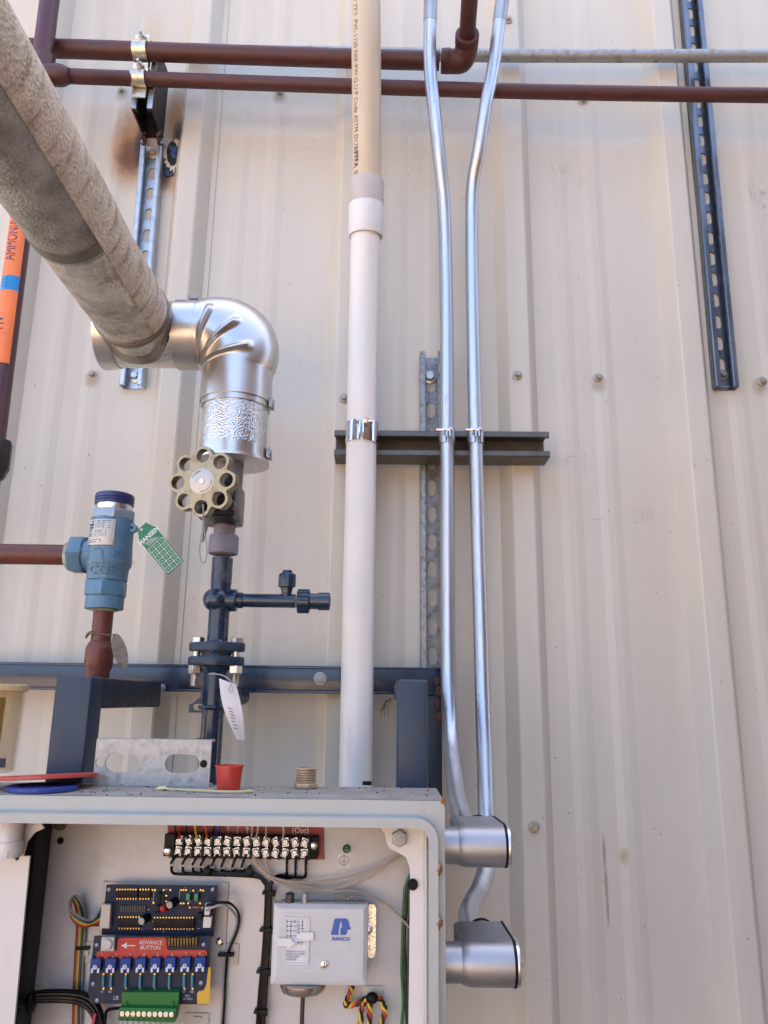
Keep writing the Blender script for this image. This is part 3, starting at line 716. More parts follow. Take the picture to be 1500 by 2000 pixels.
# horizontal tee body
xe = P(204, 660, DI).x; xb0 = bc.x
tz = Vector((xe, -DI, hz))
MB().lathe(tz, XP, [(0, RJ * .6), (0, RJ * 1.02), (.004, RJ * 1.05), (.008, RJ * 1.02), (.009, RJ * .985), (xb0 - xe - .030, RJ * .985)], 48).build('tee_jacket', STUC(), ins)
MB().lathe(tz, XP, [(-.001, RJ * .9), (-.001, RJ * 1.06), (.002, RJ * 1.075), (.022, RJ * 1.02), (.022, RJ * .99)], 48, caps=False).build('end_cap', ALU(), ins)
b_ = MB().lathe(Vector((xb0 - .030, -DI, hz)), XP, [(0, RJ), (0, RJ * 1.045), (.030, RJ * 1.045), (.030, RJ)], 48, caps=False); b_.build('band', ALU(), ins)
def buckle(p, ax, outv, along_):
    m_ = MB(); a = along_.normalized(); o = outv.normalized(); c_ = ax.normalized()
    def bx(u0, u1, v0, v1, w0, w1):
        vs = [p + a * u + o * v + c_ * w for u in (u0, u1) for v in (v0, v1) for w in (w0, w1)]
        m_.add(vs, [(0, 1, 3, 2), (4, 6, 7, 5), (0, 4, 5, 1), (2, 3, 7, 6), (0, 2, 6, 4), (1, 5, 7, 3)])
    bx(-.008, .008, 0, .0025, -.0065, .0065); bx(-.008, -.0045, .0026, .006, -.0075, .0075); bx(.002, .008, .0026, .005, -.0075, .0075)
    m_.build('buckle', mat('dark steel buckle', (.30, .28, .26), .3, .9, var=.2), ins, bev=.0006)
buckle(Vector((xb0 - .010, -DI - .008, hz + RJ * 1.05)), XP, ZP, Vector((0, 1, 0)))
# vertical stucco run
zt, zb = bc.z, P(455, 893, DI).z
MB().lathe(Vector((vx.x, -DI, zb)), ZP, [(0, RJ * .96), (zt - zb, RJ * .96)], 48).build('jacket', STUC(), ins)
zz = P(461, 790, DI).z
MB().lathe(Vector((vx.x, -DI, zz + .012)), ZP, [(0, RJ * .99), (0, RJ * 1.03), (bc.z - zz - .010, RJ * 1.03)], 56, caps=False).build('elbow_skirt', ALU(), ins)
MB().lathe(Vector((vx.x, -DI, zz - .008)), ZP, [(0, RJ * .97), (0, RJ * 1.0), (.008, RJ * 1.0), (.008, RJ * 1.045), (.024, RJ * 1.045), (.024, RJ)], 48, caps=False).build('band', ALU(), ins)
b_ = MB().lathe(Vector((vx.x, -DI, zb - .006)), ZP, [(0, RJ * .9), (0, RJ * 1.0), (.017, RJ * 1.0), (.017, RJ * .95)], 48, caps=False); b_.build('band', ALU(), ins)
MB().lathe(Vector((vx.x, -DI, zb - .010)), ZP, [(0, .018), (-.003, RJ * .7), (0, RJ * 1.06), (.004, RJ * 1.06), (.005, RJ * .9)], 48).build('end_disc', mat('crumpled aluminium', (.66, .62, .60), .35, .85, var=.1, ns=60, bump=.6, bs=120), ins)
buckle(Vector((vx.x + RJ * 1.0, -DI - .004, zz + .0)), ZP, XP, YM)
buckle(Vector((vx.x + RJ * 1.0, -DI - .004, zb + .004)), ZP, XP, YM)
# long run that comes off the wall towards and over the photographer
tx = -.3447
RL = .0470
def shell(y0, y1, a0, a1, r, th=.0012, n=30):
    mb = MB(); vs = []; fs = []
    for k in range(n + 1):
        q = a0 + (a1 - a0) * k / n
        for y in (y0, y1):
            for rr in (r, r + th): vs.append(Vector((tx + math.sin(q) * rr, -y, hz + math.cos(q) * rr)))
    for k in range(n):
        i = k * 4; j = i + 4
        fs += [(i + 1, j + 1, j + 3, i + 3), (i, i + 2, j + 2, j), (i, j, j + 1, i + 1), (i + 2, i + 3, j + 3, j + 2)]
    fs += [(0, 1, 3, 2), (n * 4, n * 4 + 2, n * 4 + 3, n * 4 + 1)]
    return mb.add(vs, fs)
segs = [(DI + .02, .335, 0), (.336, .545, .0007), (.53, .95, .0018), (.93, 1.75, .0007), (1.74, 3.0, .0014)]
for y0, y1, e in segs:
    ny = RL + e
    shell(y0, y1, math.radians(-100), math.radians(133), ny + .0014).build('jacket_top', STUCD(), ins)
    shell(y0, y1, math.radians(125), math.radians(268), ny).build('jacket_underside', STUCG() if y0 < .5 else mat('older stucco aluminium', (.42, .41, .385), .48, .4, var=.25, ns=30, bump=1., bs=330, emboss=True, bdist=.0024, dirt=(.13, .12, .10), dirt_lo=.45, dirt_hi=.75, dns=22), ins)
for y, w_ in ((.332, .010), (.537, .016), (.94, .016)):
    MB().lathe(Vector((tx, -y, hz)), YM, [(0, RL), (0, RL + .0042), (w_, RL + .0042), (w_, RL)], 48, caps=False).build('band', mat('dark joint band', (.22, .19, .16), .5, .5, var=.2, ns=50) if w_ < .012 else mat('weathered band', (.20, .18, .155), .45, .6, var=.2, ns=50, dirt=(.2, .15, .11), dirt_lo=.5, dirt_hi=.7, dns=30), ins)
b_ = MB().lathe(Vector((tx, -3.0, hz)), YM, [(0, RL), (.002, RL * .5)], 40); b_.build('pipe_end', ALU(), ins)
# saddle where the branch meets the tee
mb = MB(); vs = []; fs = []; n = 64
for k in range(n):
    q = 2 * PI * k / n; x = math.cos(q); z = math.sin(q)
    for f, o in ((1.0, .048), (1.06, .030), (1.13, .004)):
        zz_ = z * RL * f; yy = math.sqrt(max(0, (RJ * 1.0) ** 2 - min(zz_, RJ * .999) ** 2)) if abs(zz_) < RJ else 0
        vs.append(Vector((tx + x * RL * f, -DI - max(yy * .9, .012) - o * .55, hz + zz_ * .985)))
for k in range(n):
    for j in range(2): fs.append((k * 3 + j, ((k + 1) % n) * 3 + j, ((k + 1) % n) * 3 + j + 1, k * 3 + j + 1))
mb.add(vs, fs).build('saddle', mat('grubby aluminium', (.34, .30, .26), .3, .85, var=.2, ns=30, dirt=(.2, .15, .11), dirt_lo=.5, dirt_hi=.75, dns=35), ins, sharp=70)
buckle(Vector((tx + math.sin(math.radians(75)) * (RL + .004), -.86, hz + math.cos(math.radians(75)) * (RL + .004))), YM, Vector((math.sin(1.3), 0, math.cos(1.3))), Vector((math.cos(1.3), 0, -math.sin(1.3))))

# ------------------------------------------------------------------ navy riser with flange
DR = .265
ri = thing('navy_pipe_riser', 'navy painted riser pipe with bolted oval flange and side branch', 'pipe', P(405, 1520, DR))
ra, rb = P(440, 1040, DR), P(405, 1530, DR); ra.x = rb.x = (ra.x + rb.x) / 2
RP = .0135
def RZ(py): return P(430, py, DR).z
def RX(py=None): return ra.x
R0 = lambda py: Vector((ra.x, -DR, RZ(py)))
MB().cyl(R0(1090), R0(1262), RP, 28).build('pipe_upper', NAVY(), ri)
MB().cyl(R0(1285), R0(1600), RP * 1.03, 28).build('pipe_lower', NAVY(), ri)
MB().lathe(R0(1082), ZP, [(-.002, RP), (0, .0193), (.002, .0198), ((RZ(1050) - RZ(1082)), .0198), ((RZ(1046) - RZ(1082)), .0185), ((RZ(1045) - RZ(1082)), .014), ((RZ(1020) - RZ(1082)), .0150)], 28).build('collar', PURP(), ri)
MB().lathe(R0(1090), -ZP, [(0, RP * 1.012), ((RZ(1090) - RZ(1140)), RP * 1.012)], 28, caps=False).build('overspray', mat('overspray fade', (.02, .03, .055), .4, var=.1, dirt=(.12, .115, .16), dirt_lo=.42, dirt_hi=.66, dns=40), ri)
def flange(py, thick, nm):
    c = R0(py); L = []
    n = 20
    big = .0215; sm_ = .0106
    # oval: convex hull of centre circle and two ear circles
    pts = [(big * math.cos(2 * PI * k / 48), big * math.sin(2 * PI * k / 48)) for k in range(48)]
    for sx_ in (-1, 1): pts += [(sx_ * .0258 + sm_ * math.cos(2 * PI * k / 32), sm_ * math.sin(2 * PI * k / 32)) for k in range(32)]
    pts = sorted(set((round(a, 6), round(b, 6)) for a, b in pts))
    def half(ps):
        h = []
        for p in ps:
            while len(h) >= 2 and (h[-1][0] - h[-2][0]) * (p[1] - h[-2][1]) - (h[-1][1] - h[-2][1]) * (p[0] - h[-2][0]) <= 0: h.pop()
            h.append(p)
        return h
    hull = half(pts)[:-1] + half(pts[::-1])[:-1]
    m_ = MB().prism([c + Vector((a, b, 0)) for a, b in hull], ZP * thick)
    return m_.build(nm, NAVYD(), ri, bev=.003)
flange(1273, .0120, 'flange'); flange(1301, .0120, 'flange')
MB().lathe(R0(1272), -ZP, [(-.001, .0225), (.0035, .0205), (.004, .0195)], 6, ph=.5).build('flange_face', NAVYD(), ri, bev=.001)
MB().lathe(R0(1300), ZP, [(.009, .0225), (.0135, .0205), (.014, .0195)], 6, ph=.5).build('flange_face', NAVYD(), ri, bev=.001)
MB().lathe(R0(1263), ZP, [(-.002, .020), (.004, .0165), (.008, RP)], 28).build('flange_hub', NAVY(), ri)
MB().cyl(R0(1282), R0(1271), .0185, 28).build('gasket', BURNT(), ri)
MB().lathe(R0(1302), -ZP, [(0, .019), (.004, .0165), (.012, RP)], 28).build('flange_hub', NAVY(), ri)
for sx_ in (-1, 1):
    for sy_ in (0,):
        b_ = MB(); p = Vector((ra.x + sx_ * .0258, -DR - .001, 0))
        def at(py): return Vector((p.x, p.y, RZ(py)))
        b_.cyl(at(1305), at(1255), .0052, 14)
        hexbolt(b_, at(1257), ZP, .0088, .0085, ph=.26 + .3 * sx_)
        hexbolt(b_, at(1300), -ZP, .0090, .011, ph=.1 - .3 * sx_)
        z0, z1 = RZ(1309), RZ(1341); nn = 11
        prof = []
        for k in range(nn): prof += [((z0 - z1) * k / nn, .0047), ((z0 - z1) * (k + .5) / nn, .0056)]
        b_.lathe(at(1309), -ZP, prof + [((z0 - z1), .0042)], 14)
        b_.build('bolt', ZINC(), ri)
# side branch
tzp = RZ(1172); bcx = Vector((ra.x, -DR, tzp))
b_ = MB().sphere(bcx + Vector((-.004, -.004, 0)), .0162, 20, 12, (1.1, 1.05, 1)); b_.lathe(bcx, XP, [(0, .0148), (.018, .0150), (.022, .0142), (.023, .0105), (.030, .0105), (.0305, .0085), (.036, .0085)], 22)
b_.build('branch_tee', NAVY(), ri)
xb = lambda px: P(px, 1172, DR).x
b_ = MB().lathe(Vector((xb(472), -DR, tzp)), XP, [(0, .0085), (.001, .0090), (xb(578) - xb(472), .0090)], 22); b_.build('branch_pipe', NAVY(), ri)
b_ = MB().lathe(Vector((xb(559), -DR, tzp)), ZP, [(0, .0078), (.010, .0068), (.018, .0085), (.0185, .0118), (.0345, .0118), (.036, .0110), (.036, .0070), (.0405, .0068)], 10); b_.build('vent_plug', NAVY(), ri, bev=.0006)
nut = MB().lathe(Vector((xb(580), -DR, tzp)), XP, [(0, .0092), (.0008, .0138), (.0028, .0146), (xb(606) - xb(580) - .002, .0146), (xb(606) - xb(580), .013)], 20)
for k in range(16):
    q = 2 * PI * k / 16; p = Vector((xb(593), -DR + math.cos(q) * .0146, tzp + math.sin(q) * .0146))
    nut.cyl(p - XP * .0075, p + XP * .0075, .0016, 6)
nut.build('union_nut', NAVY(), ri)
b_ = MB().lathe(Vector((xb(605), -DR, tzp)), XP, [(0, .0105), (xb(622) - xb(605), .0105), (xb(622) - xb(605), .0118), (xb(644) - xb(605), .0118), (xb(645) - xb(605), .010), (xb(645) - xb(605), .008), (xb(638) - xb(605), .0075)], 24); b_.build('plug_end', NAVY(), ri)
# mounting ear and u bolt
ey = -.215
m_ = MB().plate([[(ra.x - .036, RZ(1393)), (ra.x + .030, RZ(1393)), (ra.x + .030, RZ(1345)), (ra.x - .022, RZ(1345)), (ra.x - .022, RZ(1362)), (ra.x - .030, RZ(1372)), (ra.x - .036, RZ(1378))], arc(ra.x - .020, RZ(1382), .0042, -PI / 2, PI / 2, 6) + arc(ra.x - .027, RZ(1382), .0042, PI / 2, 1.5 * PI, 6)], .245, .004)
m_.build('mounting_ear', NAVYD(), ri)
m_ = MB().tube([Vector((ra.x + math.sin(q) * .0158, -DR - math.cos(q) * .0158, RZ(1382))) for q in [(-2.0 + 4.0 * k / 18) for k in range(19)]], .0032, 10); m_.build('u_bolt', NAVY(), ri)
MB().cyl(Vector((ra.x, -.06, RZ(1360))), Vector((ra.x, -.244, RZ(1360))), .012, 12).build('stand_off', NAVYD(), ri)
MB().box(ra.x - .02, ra.x - .002, -.285, -.24, RZ(1450), RZ(1443)).build('lower_ear', NAVYD(), ri)
# stop valve with handwheel
sv = thing('stop_valve', 'black stop valve with bronze handwheel under the insulated pipe', 'valve', P(435, 1020, .28))
vcx = ra.x + .001
MB().lathe(Vector((vcx + .004, -DI, RZ(1025))), ZP, [(0, .016), ((RZ(880) - RZ(1025)), .0165)], 26).build('neck', PURP(), sv)
BODY = mat('black valve body', (.005, .0055, .007), .35, .0, spec=.3, var=.4, ns=60, bump=.3, bs=160, coat=.1, dirt=(.05, .03, .018), dirt_lo=.64, dirt_hi=.8, dns=50)
c = P(440, 985, .29)
b_ = MB().box(c.x - .032, c.x + .019, -.325, -.25, RZ(1027), RZ(955)); b_.build('body', BODY, sv, bev=.006, bseg=3)
for dx, py in ((.012, 1008), (.013, 962), (-.024, 1012)):
    b_ = MB().lathe(Vector((c.x + dx, -.324, RZ(py))), YM, [(0, .0085), (.006, .0085), (.0075, .007), (.0075, .0045), (.004, .0042)], 20); b_.build('socket_bolt', mat('oiled black bolt', (.03, .032, .035), .25, .5, var=.2), sv)
hw = P(399, 942, .385); hwo_c = hw; RH = .0405
loop = []
for k in range(160):
    q = 2 * PI * k / 160; rq_ = RH - .0005 + .0044 * (math.cos(8 * q) - .26 * math.cos(16 * q)); loop.append((rq_ * math.sin(q), rq_ * math.cos(q)))
holes = [circ(.0315 * math.sin(PI / 4 * k), .0315 * math.cos(PI / 4 * k), .0086, 22) for k in range(8)]
vs, fs = curve_geo([loop] + holes, .0065)
rot = Matrix.Rotation(math.radians(-13), 3, 'Z') @ Matrix.Rotation(math.radians(4), 3, 'X')
def HWp(x, z, out): return hw + rot @ Vector((x, -out, z))
hwo = MB().add([HWp(v[0], v[1], v[2]) for v in vs], fs).build('handwheel', BRASSY(), sv, sharp=60, bev=.0042, bseg=4)
m_ = MB().lathe(hw + rot @ Vector((0, -.0064, 0)), rot @ YM, [(0, .0158), (.0004, .0158), (.0007, .0150)], 36); hp_ = m_.build('maker_plate', PLATE(), hwo)
MB().lathe(hw + rot @ Vector((0, -.0072, 0)), rot @ YM, [(0, .0033), (.0006, .003)], 16).build('centre_pin', ZINC(), hwo)
bst = Vector((c.x - .006, -.322, RZ(978))); bax = hwo_c - bst; bl = bax.length
b_ = MB().lathe(bst, bax, [(0, .024), (bl * .25, .024), (bl * .28, .016), (bl * .6, .014), (bl * .62, .009), (bl - .004, .009)], 20); b_.build('bonnet', BODY, sv, bev=.001)
tx_ = MB()
def arc_text(txt, r, a_mid, size, flip=False):
    vs, fs = text_geo(txt, size, .005)
    for x, y, z in [(0, 0, 0)][:0]: pass
    out = []
    for x, y, z in vs:
        if not flip: q = a_mid + x / r; rr = r + y
        else: q = a_mid - x / r; rr = r - y
        out.append(HWp(rr * math.sin(q), rr * math.cos(q), .00725))
    tx_.add(out, fs)
arc_text('HANSEN', .0128, math.radians(-38), .0034); arc_text('TECHNOLOGIES', .0128, math.radians(136), .0030, True)
for i_, tt in enumerate(('Refrigerant', 'valves')):
    vs, fs = text_geo(tt, .0022); a_ = math.radians(38)
    tx_.add([HWp(-.0055 - (y - i_ * .0026) * -.5 + x * math.cos(a_) * 1, .0035 + x * math.sin(a_) + y * .9 - i_ * .0028, .00725) for x, y, z in vs], fs)
tx_.build('lettering', INK(), hwo)
# wire loop and tag hung through the wheel
wl = MB()
p = [P(396, 985, .388), P(397, 1010, .39), P(394, 1040, .39), P(390, 1070, .39), P(392, 1092, .39), P(399, 1099, .39), P(404, 1080, .39), P(402, 1052, .39), P(398, 1030, .388), P(400, 1008, .385), P(398, 985, .37)]
wl.tube(p, .0007, 8, smooth=6)
o = wl.build('wire_loop', mat('steel wire', (.3, .27, .22), .35, .8)); tag(o, 'twisted steel wire loop hanging from the bronze handwheel', 'wire')
ot = MB().add([P(401, 1008, .384), P(408, 1010, .378), P(406, 1030, .380), P(398, 1058, .386), P(394, 1060, .388), P(396, 1040, .388)], [(0, 1, 2, 3, 4, 5)])
ot.v += [v + Vector((0, .001, 0)) for v in ot.v]; ot.f += [(11, 10, 9, 8, 7, 6)] + [(k, (k + 1) % 6, 6 + (k + 1) % 6, 6 + k) for k in range(6)]
o = ot.build('metal_tag', mat('dull tag metal', (.32, .28, .22), .4, .8)); tag(o, 'small dull metal tag on the wire loop under the handwheel', 'tag')
# paper tag on the riser
pt = thing('paper_tag', 'white paper tag tied to the navy riser below its flange', 'tag', P(450, 1440, .29))
A_, B_, C_, D_ = P(428, 1325, .300), P(461, 1337, .293), P(479, 1447, .296), P(462, 1443, .303)
ml = MB(); rows = 8; vs = []; fs = []
for i in range(rows + 1):
    t = i / rows; l = A_.lerp(D_, t) + YM * (.006 * math.sin(t * PI)); r = B_.lerp(C_, t) + YM * (.010 * math.sin(t * PI * .9))
    l.x -= .004 * math.sin(t * PI); r.x += .004 * math.sin(t * PI)
    vs += [l, l.lerp(r, .5) + YM * .003, r]
for i in range(rows):
    for k in range(2): fs.append((i * 3 + k, i * 3 + k + 1, i * 3 + 4 + k, i * 3 + 3 + k))
ml.add(vs, fs).build('card', paint('paper card', (.74, .67, .61), .7), pt)
tl = MB()
for i in range(7):
    t = .46 + i * .055; l = vs[int(t * rows) * 3]; a = A_.lerp(D_, t); b2 = B_.lerp(C_, t)
    yy = YM * .0175; s0, s1 = .28, .28 + random.uniform(.3, .5)
    p0 = a.lerp(b2, s0) + yy; p1 = a.lerp(b2, s1) + yy; dn = (D_ - A_).normalized() * .0012
    tl.add([p0, p1, p1 + dn, p0 + dn], [(0, 1, 2, 3)])
tl.build('print_lines', paint('grey ink', (.12, .11, .12)), pt)
MB().tube([P(452, 1338, .30), P(449, 1328, .303), P(432, 1318, .298), P(408, 1316, .29), P(420, 1314, .28)], .0006, 6, smooth=4).build('string', paint('wire string', (.4, .42, .45)), pt)
MB().tube([P(452, 1338, .305), P(447, 1345, .308), P(452, 1352, .308), P(455, 1345, .306), P(450, 1334, .304)], .0006, 6, smooth=4).build('string', paint('wire string', (.4, .42, .45)), pt)

# ------------------------------------------------------------------ relief valve
DVv = .262
rv = thing('relief_valve', 'light blue relief valve with dark blue cap and stamped nameplate', 'valve', P(206, 1190, DVv))
vx0 = (P(222, 980, DVv).x + P(206, 1180, DVv).x) / 2
def VZ(py): return P(214, py, DVv + .022).z
V0 = lambda py: Vector((vx0, -DVv, VZ(py)))
def vl(prof_px, n, mm, nm, ph=0., bev=0., sharp=30):
    z0 = VZ(prof_px[0][0]); MB().lathe(Vector((vx0, -DVv, z0)), ZP, [(VZ(py) - z0, r) for py, r in prof_px], n, ph=ph).build(nm, mm, rv, bev=bev, sharp=sharp)
vl([(1187, .0235), (1186, .0245), (1163, .0245), (1161, .0225), (1158, .0225)], 36, LBLUE(), 'inlet_skirt')
vl([(1163, .0255), (1160, .0282), (1134, .0282), (1128, .026)], 6, LBLUE(), 'inlet_hex', ph=.38, bev=.0012)
vl([(1130, .0262), (1106, .0268), (1100, .0295), (1092, .0300), (1060, .0288), (1012, .0282), (1008, .0275)], 40, LBLUE(), 'body', sharp=40)
vl([(1012, .0285), (1010, .0308), (995, .0308), (991, .029)], 6, mat('steel blue hex', (.30, .36, .41), .38, .35, var=.15, ns=50, dirt=(.22, .16, .14), dirt_lo=.6, dirt_hi=.8, dns=40), 'bonnet_hex', ph=.15, bev=.001)
vl([(994, .0238), (976, .0238)], 36, CHROME(), 'steel_neck')
CAPM = mat('dark blue cap plastic', (.022, .032, .13), .35, var=.1, coat=.2)
vl([(980, .0252), (979, .0258), (976, .0258), (975, .0246), (974, .0246), (973, .0258), (971, .0258), (970, .0246), (969, .0246), (968, .0258), (962, .0258), (959, .0246), (957.5, .022)], 36, CAPM, 'cap', sharp=25)
# outlet boss
oy = VZ(1079)
b_ = MB().lathe(Vector((P(172, 1079, DVv).x + .012, -DVv, oy)), -XP, [(0, .022), (.014, .0215), (.014, .024)], 28); b_.build('outlet_neck', LBLUE(), rv)
xq = P(140, 1079, DVv).x
b_ = MB().lathe(Vector((P(171, 1079, DVv).x, -DVv, oy)), -XP, [(0, .0245), (.003, .0262), (P(171, 1079, DVv).x - xq - .002, .0262), (P(171, 1079, DVv).x - xq, .0245)], 6, ph=PI / 6 * 0); b_.build('outlet_hex', LBLUE(), rv, bev=.0022)
b_ = MB().lathe(Vector((xq + .001, -DVv, oy)), -XP, [(0, .0185), (.006, .0185), (.007, .016)], 24); b_.build('thread_sealant', paint('green white sealant', (.45, .55, .42), .6, dirt=(.3, .2, .1), dirt_lo=.5, dirt_hi=.6, dns=90), rv)
b_ = MB().lathe(V0(1186), -ZP, [(0, .016), (.002, .019), (.003, .015)], 20); b_.build('thread_sealant', paint('green white sealant', (.45, .55, .42)), rv)
# curved nameplate with print
def on_body(r, u, z): 
    q = u / r; return Vector((vx0 + math.sin(q) * r, -DVv - math.cos(q) * r, z))
def curved(mb, u0, u1, z0, z1, r, th=.0004, n=10):
    vs = []; fs = []
    for k in range(n + 1):
        u = u0 + (u1 - u0) * k / n
        for z in (z0, z1):
            for e in (0, th): vs.append(on_body(r + e, u * r / (r + e), z))
    for k in range(n):
        i = k * 4; j = i + 4; fs += [(i + 1, j + 1, j + 3, i + 3), (i, i + 2, j + 2, j), (i, j, j + 1, i + 1), (i + 2, i + 3, j + 3, j + 2)]
    fs += [(0, 1, 3, 2), (n * 4, n * 4 + 2, n * 4 + 3, n * 4 + 1)]
    return mb.add(vs, fs)
VS = SU(1040, DVv + .028)
u_l, u_r = -.0265, .0145; NR = .0298
z_t, z_b = VZ(1016), VZ(1066)
NPW = u_r - u_l
curved(MB(), u_l, u_r, z_b, z_t, NR).build('nameplate', PLATE(), rv, bev=.0003)
npk = MB(); hgt = z_t - z_b
def nb(a, b2, c_, d_): curved(npk, u_l + a * NPW, u_l + b2 * NPW, z_t - d_ * hgt, z_t - c_ * hgt, NR + .0004, .0001, 4)
for a, b2, c_, d_ in ((.30, .97, .05, .075), (.30, .97, .15, .165), (.30, .97, .24, .255), (.30, .97, .33, .345), (.06, .27, .16, .26), (.06, .27, .29, .36), (.06, .17, .40, .45), (.06, .17, .50, .53), (.06, .17, .57, .60), (.17, .27, .06, .12),
                      (.2, .72, .42, .43), (.2, .72, .54, .55), (.2, .72, .66, .67), (.72, .73, .42, .67), (.2, .21, .42, .67), (.06, .58, .79, .81), (.06, .42, .87, .90), (.56, .58, .79, .92), (.06, .18, .62, .66)):
    nb(a, b2, c_, d_)
npk.build('print_block', paint('dark blue print', (.02, .025, .06)), rv)
nt2 = MB()
for txt, u, fz, sz in (('TYPE  SET  PSI', .55, .11, .0026), ('CAP  LB/MIN', .5, .20, .0024), ('R717  NH3', .5, .295, .0026), ('SN 0482', .46, .48, .0030), ('INLET  OUTLET', .48, .61, .0024)):
    vs, fs = text_geo(txt, sz)
    nt2.add([on_body(NR + .0006, u_l + u * NPW + x, z_t - fz * hgt + y) for x, y, z in vs], fs)
nt2.build('print_text', paint('dark blue print', (.02, .025, .06)), rv)
MB().sphere(on_body(NR + .0004, u_l + .93 * NPW, z_t - .92 * hgt), .0016, 10, 6).build('rivet', ZINC(), rv)
# cast lettering
ct = MB()
def cast(txt, px, py, size, r):
    q = math.asin(max(-.95, min(.95, (P(px, py, DVv + r).x - vx0) / r))); z0 = VZ(py)
    vs, fs = text_geo(txt, size, .02, cut='x')
    n0 = len(ct.v)
    a = [on_body(r + .0012, q * r + x, z0 + y) for x, y, z in vs]; b2 = [on_body(r - .001, q * r + x, z0 + y) for x, y, z in vs]
    ct.add(a, fs); 
    from collections import Counter
    ec_ = Counter()
    for f in fs:
        for i in range(len(f)): ec_[tuple(sorted((f[i], f[(i + 1) % len(f)])))] += 1
    ct.add(a + b2, [(i, j, j + len(a), i + len(a)) for (i, j), c_ in ec_.items() if c_ == 1])
cast('40A', 229, 1083, .0135, .0302); cast('C239', 198, 1113, .0165, .0268)
ap = [P(184, 1072, .2885), P(192, 1070, .2915), P(198, 1074, .292), P(200, 1083, .292), P(200, 1092, .292)]
ct.tube(ap, .0011, 6); ct.add([P(195, 1090, .2925), P(205, 1090, .2925), P(200, 1098, .2925)], [(0, 1, 2)])
ct.build('cast_lettering', LBLUE(), rv)
# seal lug
lug = P(261, 1033, DVv)
vs, fs = curve_geo([circ(0, 0, .0062, 20), circ(0, 0, .0021, 12)], .004)
MB().add([lug + Vector((v[0], -v[2] - .004, v[1])) for v in vs], fs).build('seal_lug', LBLUE(), rv)
# green date tag
gt = thing('green_tag', 'green plastic date tag with white grid hanging off the relief valve', 'tag', P(310, 1075, .275))
ga, gb, gcx, gd = (273, 1056), (303, 1030), (358, 1092), (328, 1122)
def G(u, v):   # u across 0..1 (lower left to upper right), v along 0..1
    x = ga[0] + (gb[0] - ga[0]) * u + (gd[0] - ga[0]) * v; y = ga[1] + (gb[1] - ga[1]) * u + (gd[1] - ga[1]) * v; return (x, y)
dg = .278
out = [G(-.02, .0), G(.25, -.22), G(.8, -.22), G(1.02, .0), G(1.02, 1.0), G(-.02, 1.0)]
MB().plate([poly_px(out, dg), circ_px(276, 1034, 3, dg, 10)], dg, .0014).build('card', mat('green plastic', (.012, .19, .075), .45, var=.15, ns=60), gt)
gl = MB()
def gline(u0, v0, u1, v1, wpx=.95):
    a, b2 = P(*G(u0, v0), dg + .0004), P(*G(u1, v1), dg + .0004); dr = (b2 - a).normalized(); n_ = Vector((-dr.z, 0, dr.x)) * wpx / 2 / 1500
    gl.add([a + n_, b2 + n_, b2 - n_, a - n_], [(0, 1, 2, 3)])
for i in range(7): gline(.06, .27 + .70 * i / 6, .95, .27 + .70 * i / 6)
for i in range(4): gline(.06 + .89 * i / 3, .27, .06 + .89 * i / 3, .97)
for i in range(4): gline(.08 + .04 * i, .13 + .03 * i, .55 + .1 * i, .13 + .03 * i, .8)
def gtext(txt, u, v, size, bold=-.01):
    c_ = P(*G(u, v), dg + .0005); a, b2 = P(*G(0, 0), dg), P(*G(1, 0), dg); ex = (b2 - a).normalized(); ey = Vector((-ex.z, 0, ex.x))
    vs, fs = text_geo(txt, size, bold); gl.add([c_ + ex * x + ey * y for x, y, z in vs], fs)
gtext('HANSEN', .5, .055, .0085, .03)
yr = 0
for i in range(6):
    for j in range(3):
        gtext(('15', '16', '17', '18', '19', '20', '21', '22', '23', '24', '25', '26', '27', '28', '29', '30', '31', '32')[i * 3 + j], .06 + .89 * (j + .5) / 3, .27 + .70 * (i + .5) / 6, .0034)
gl.build('print_grid', paint('white print', (.75, .8, .75)), gt)
# pipes of the relief valve
ip = thing('brown_inlet_pipe', 'red brown pipe with reducer standing under the relief valve', 'pipe', P(190, 1320, DVv))
b_ = MB().cyl(V0(1190), V0(1262), .0128, 26); b_.build('pipe', RUSTP(), ip)
z0 = VZ(1250)
b_ = MB().lathe(V0(1250), -ZP, [(0, .0128), (.001, .0140), (.009, .0180), (VZ(1250) - VZ(1296), .0180), (VZ(1250) - VZ(1302), .0172), (VZ(1250) - VZ(1312), .0150), (VZ(1250) - VZ(1380), .0148)], 26); b_.build('reducer', mat('rusty reducer paint', (.13, .036, .026), .45, var=.35, ns=90, bump=.5, bs=220, dirt=(.26, .13, .08), dirt_lo=.6, dirt_hi=.72, dns=110), ip, bev=.0005, sharp=22)
op = MB().cyl(Vector((P(-90, 1078, DVv).x, -DVv, oy)), Vector((xq + .004, -DVv, oy)), .0137, 28).build('brown_outlet_pipe', RUSTP())
tag(op, 'horizontal red brown pipe leading left from the relief valve', 'pipe')
ov = thing('oval_tag', 'oval brass valve tag wired round the red brown pipe', 'tag', P(235, 1300, .28))
vs, fs = curve_geo([[(.0088 * math.cos(2 * PI * k / 28), .0235 * math.sin(2 * PI * k / 28)) for k in range(28)], circ(0, .019, .0016, 8)], .0006)
cq = P(234, 1272, .283); rq = Matrix.Rotation(math.radians(-20), 3, 'Y') @ Matrix.Rotation(math.radians(30), 3, 'Z')
MB().add([cq + rq @ Vector((v[0], -v[2], v[1])) for v in vs], fs).build('disc', mat('worn tag', (.27, .235, .18), .45, .4, var=.3, ns=60, dirt=(.09, .06, .04), dirt_lo=.5, dirt_hi=.65, dns=50), ov)
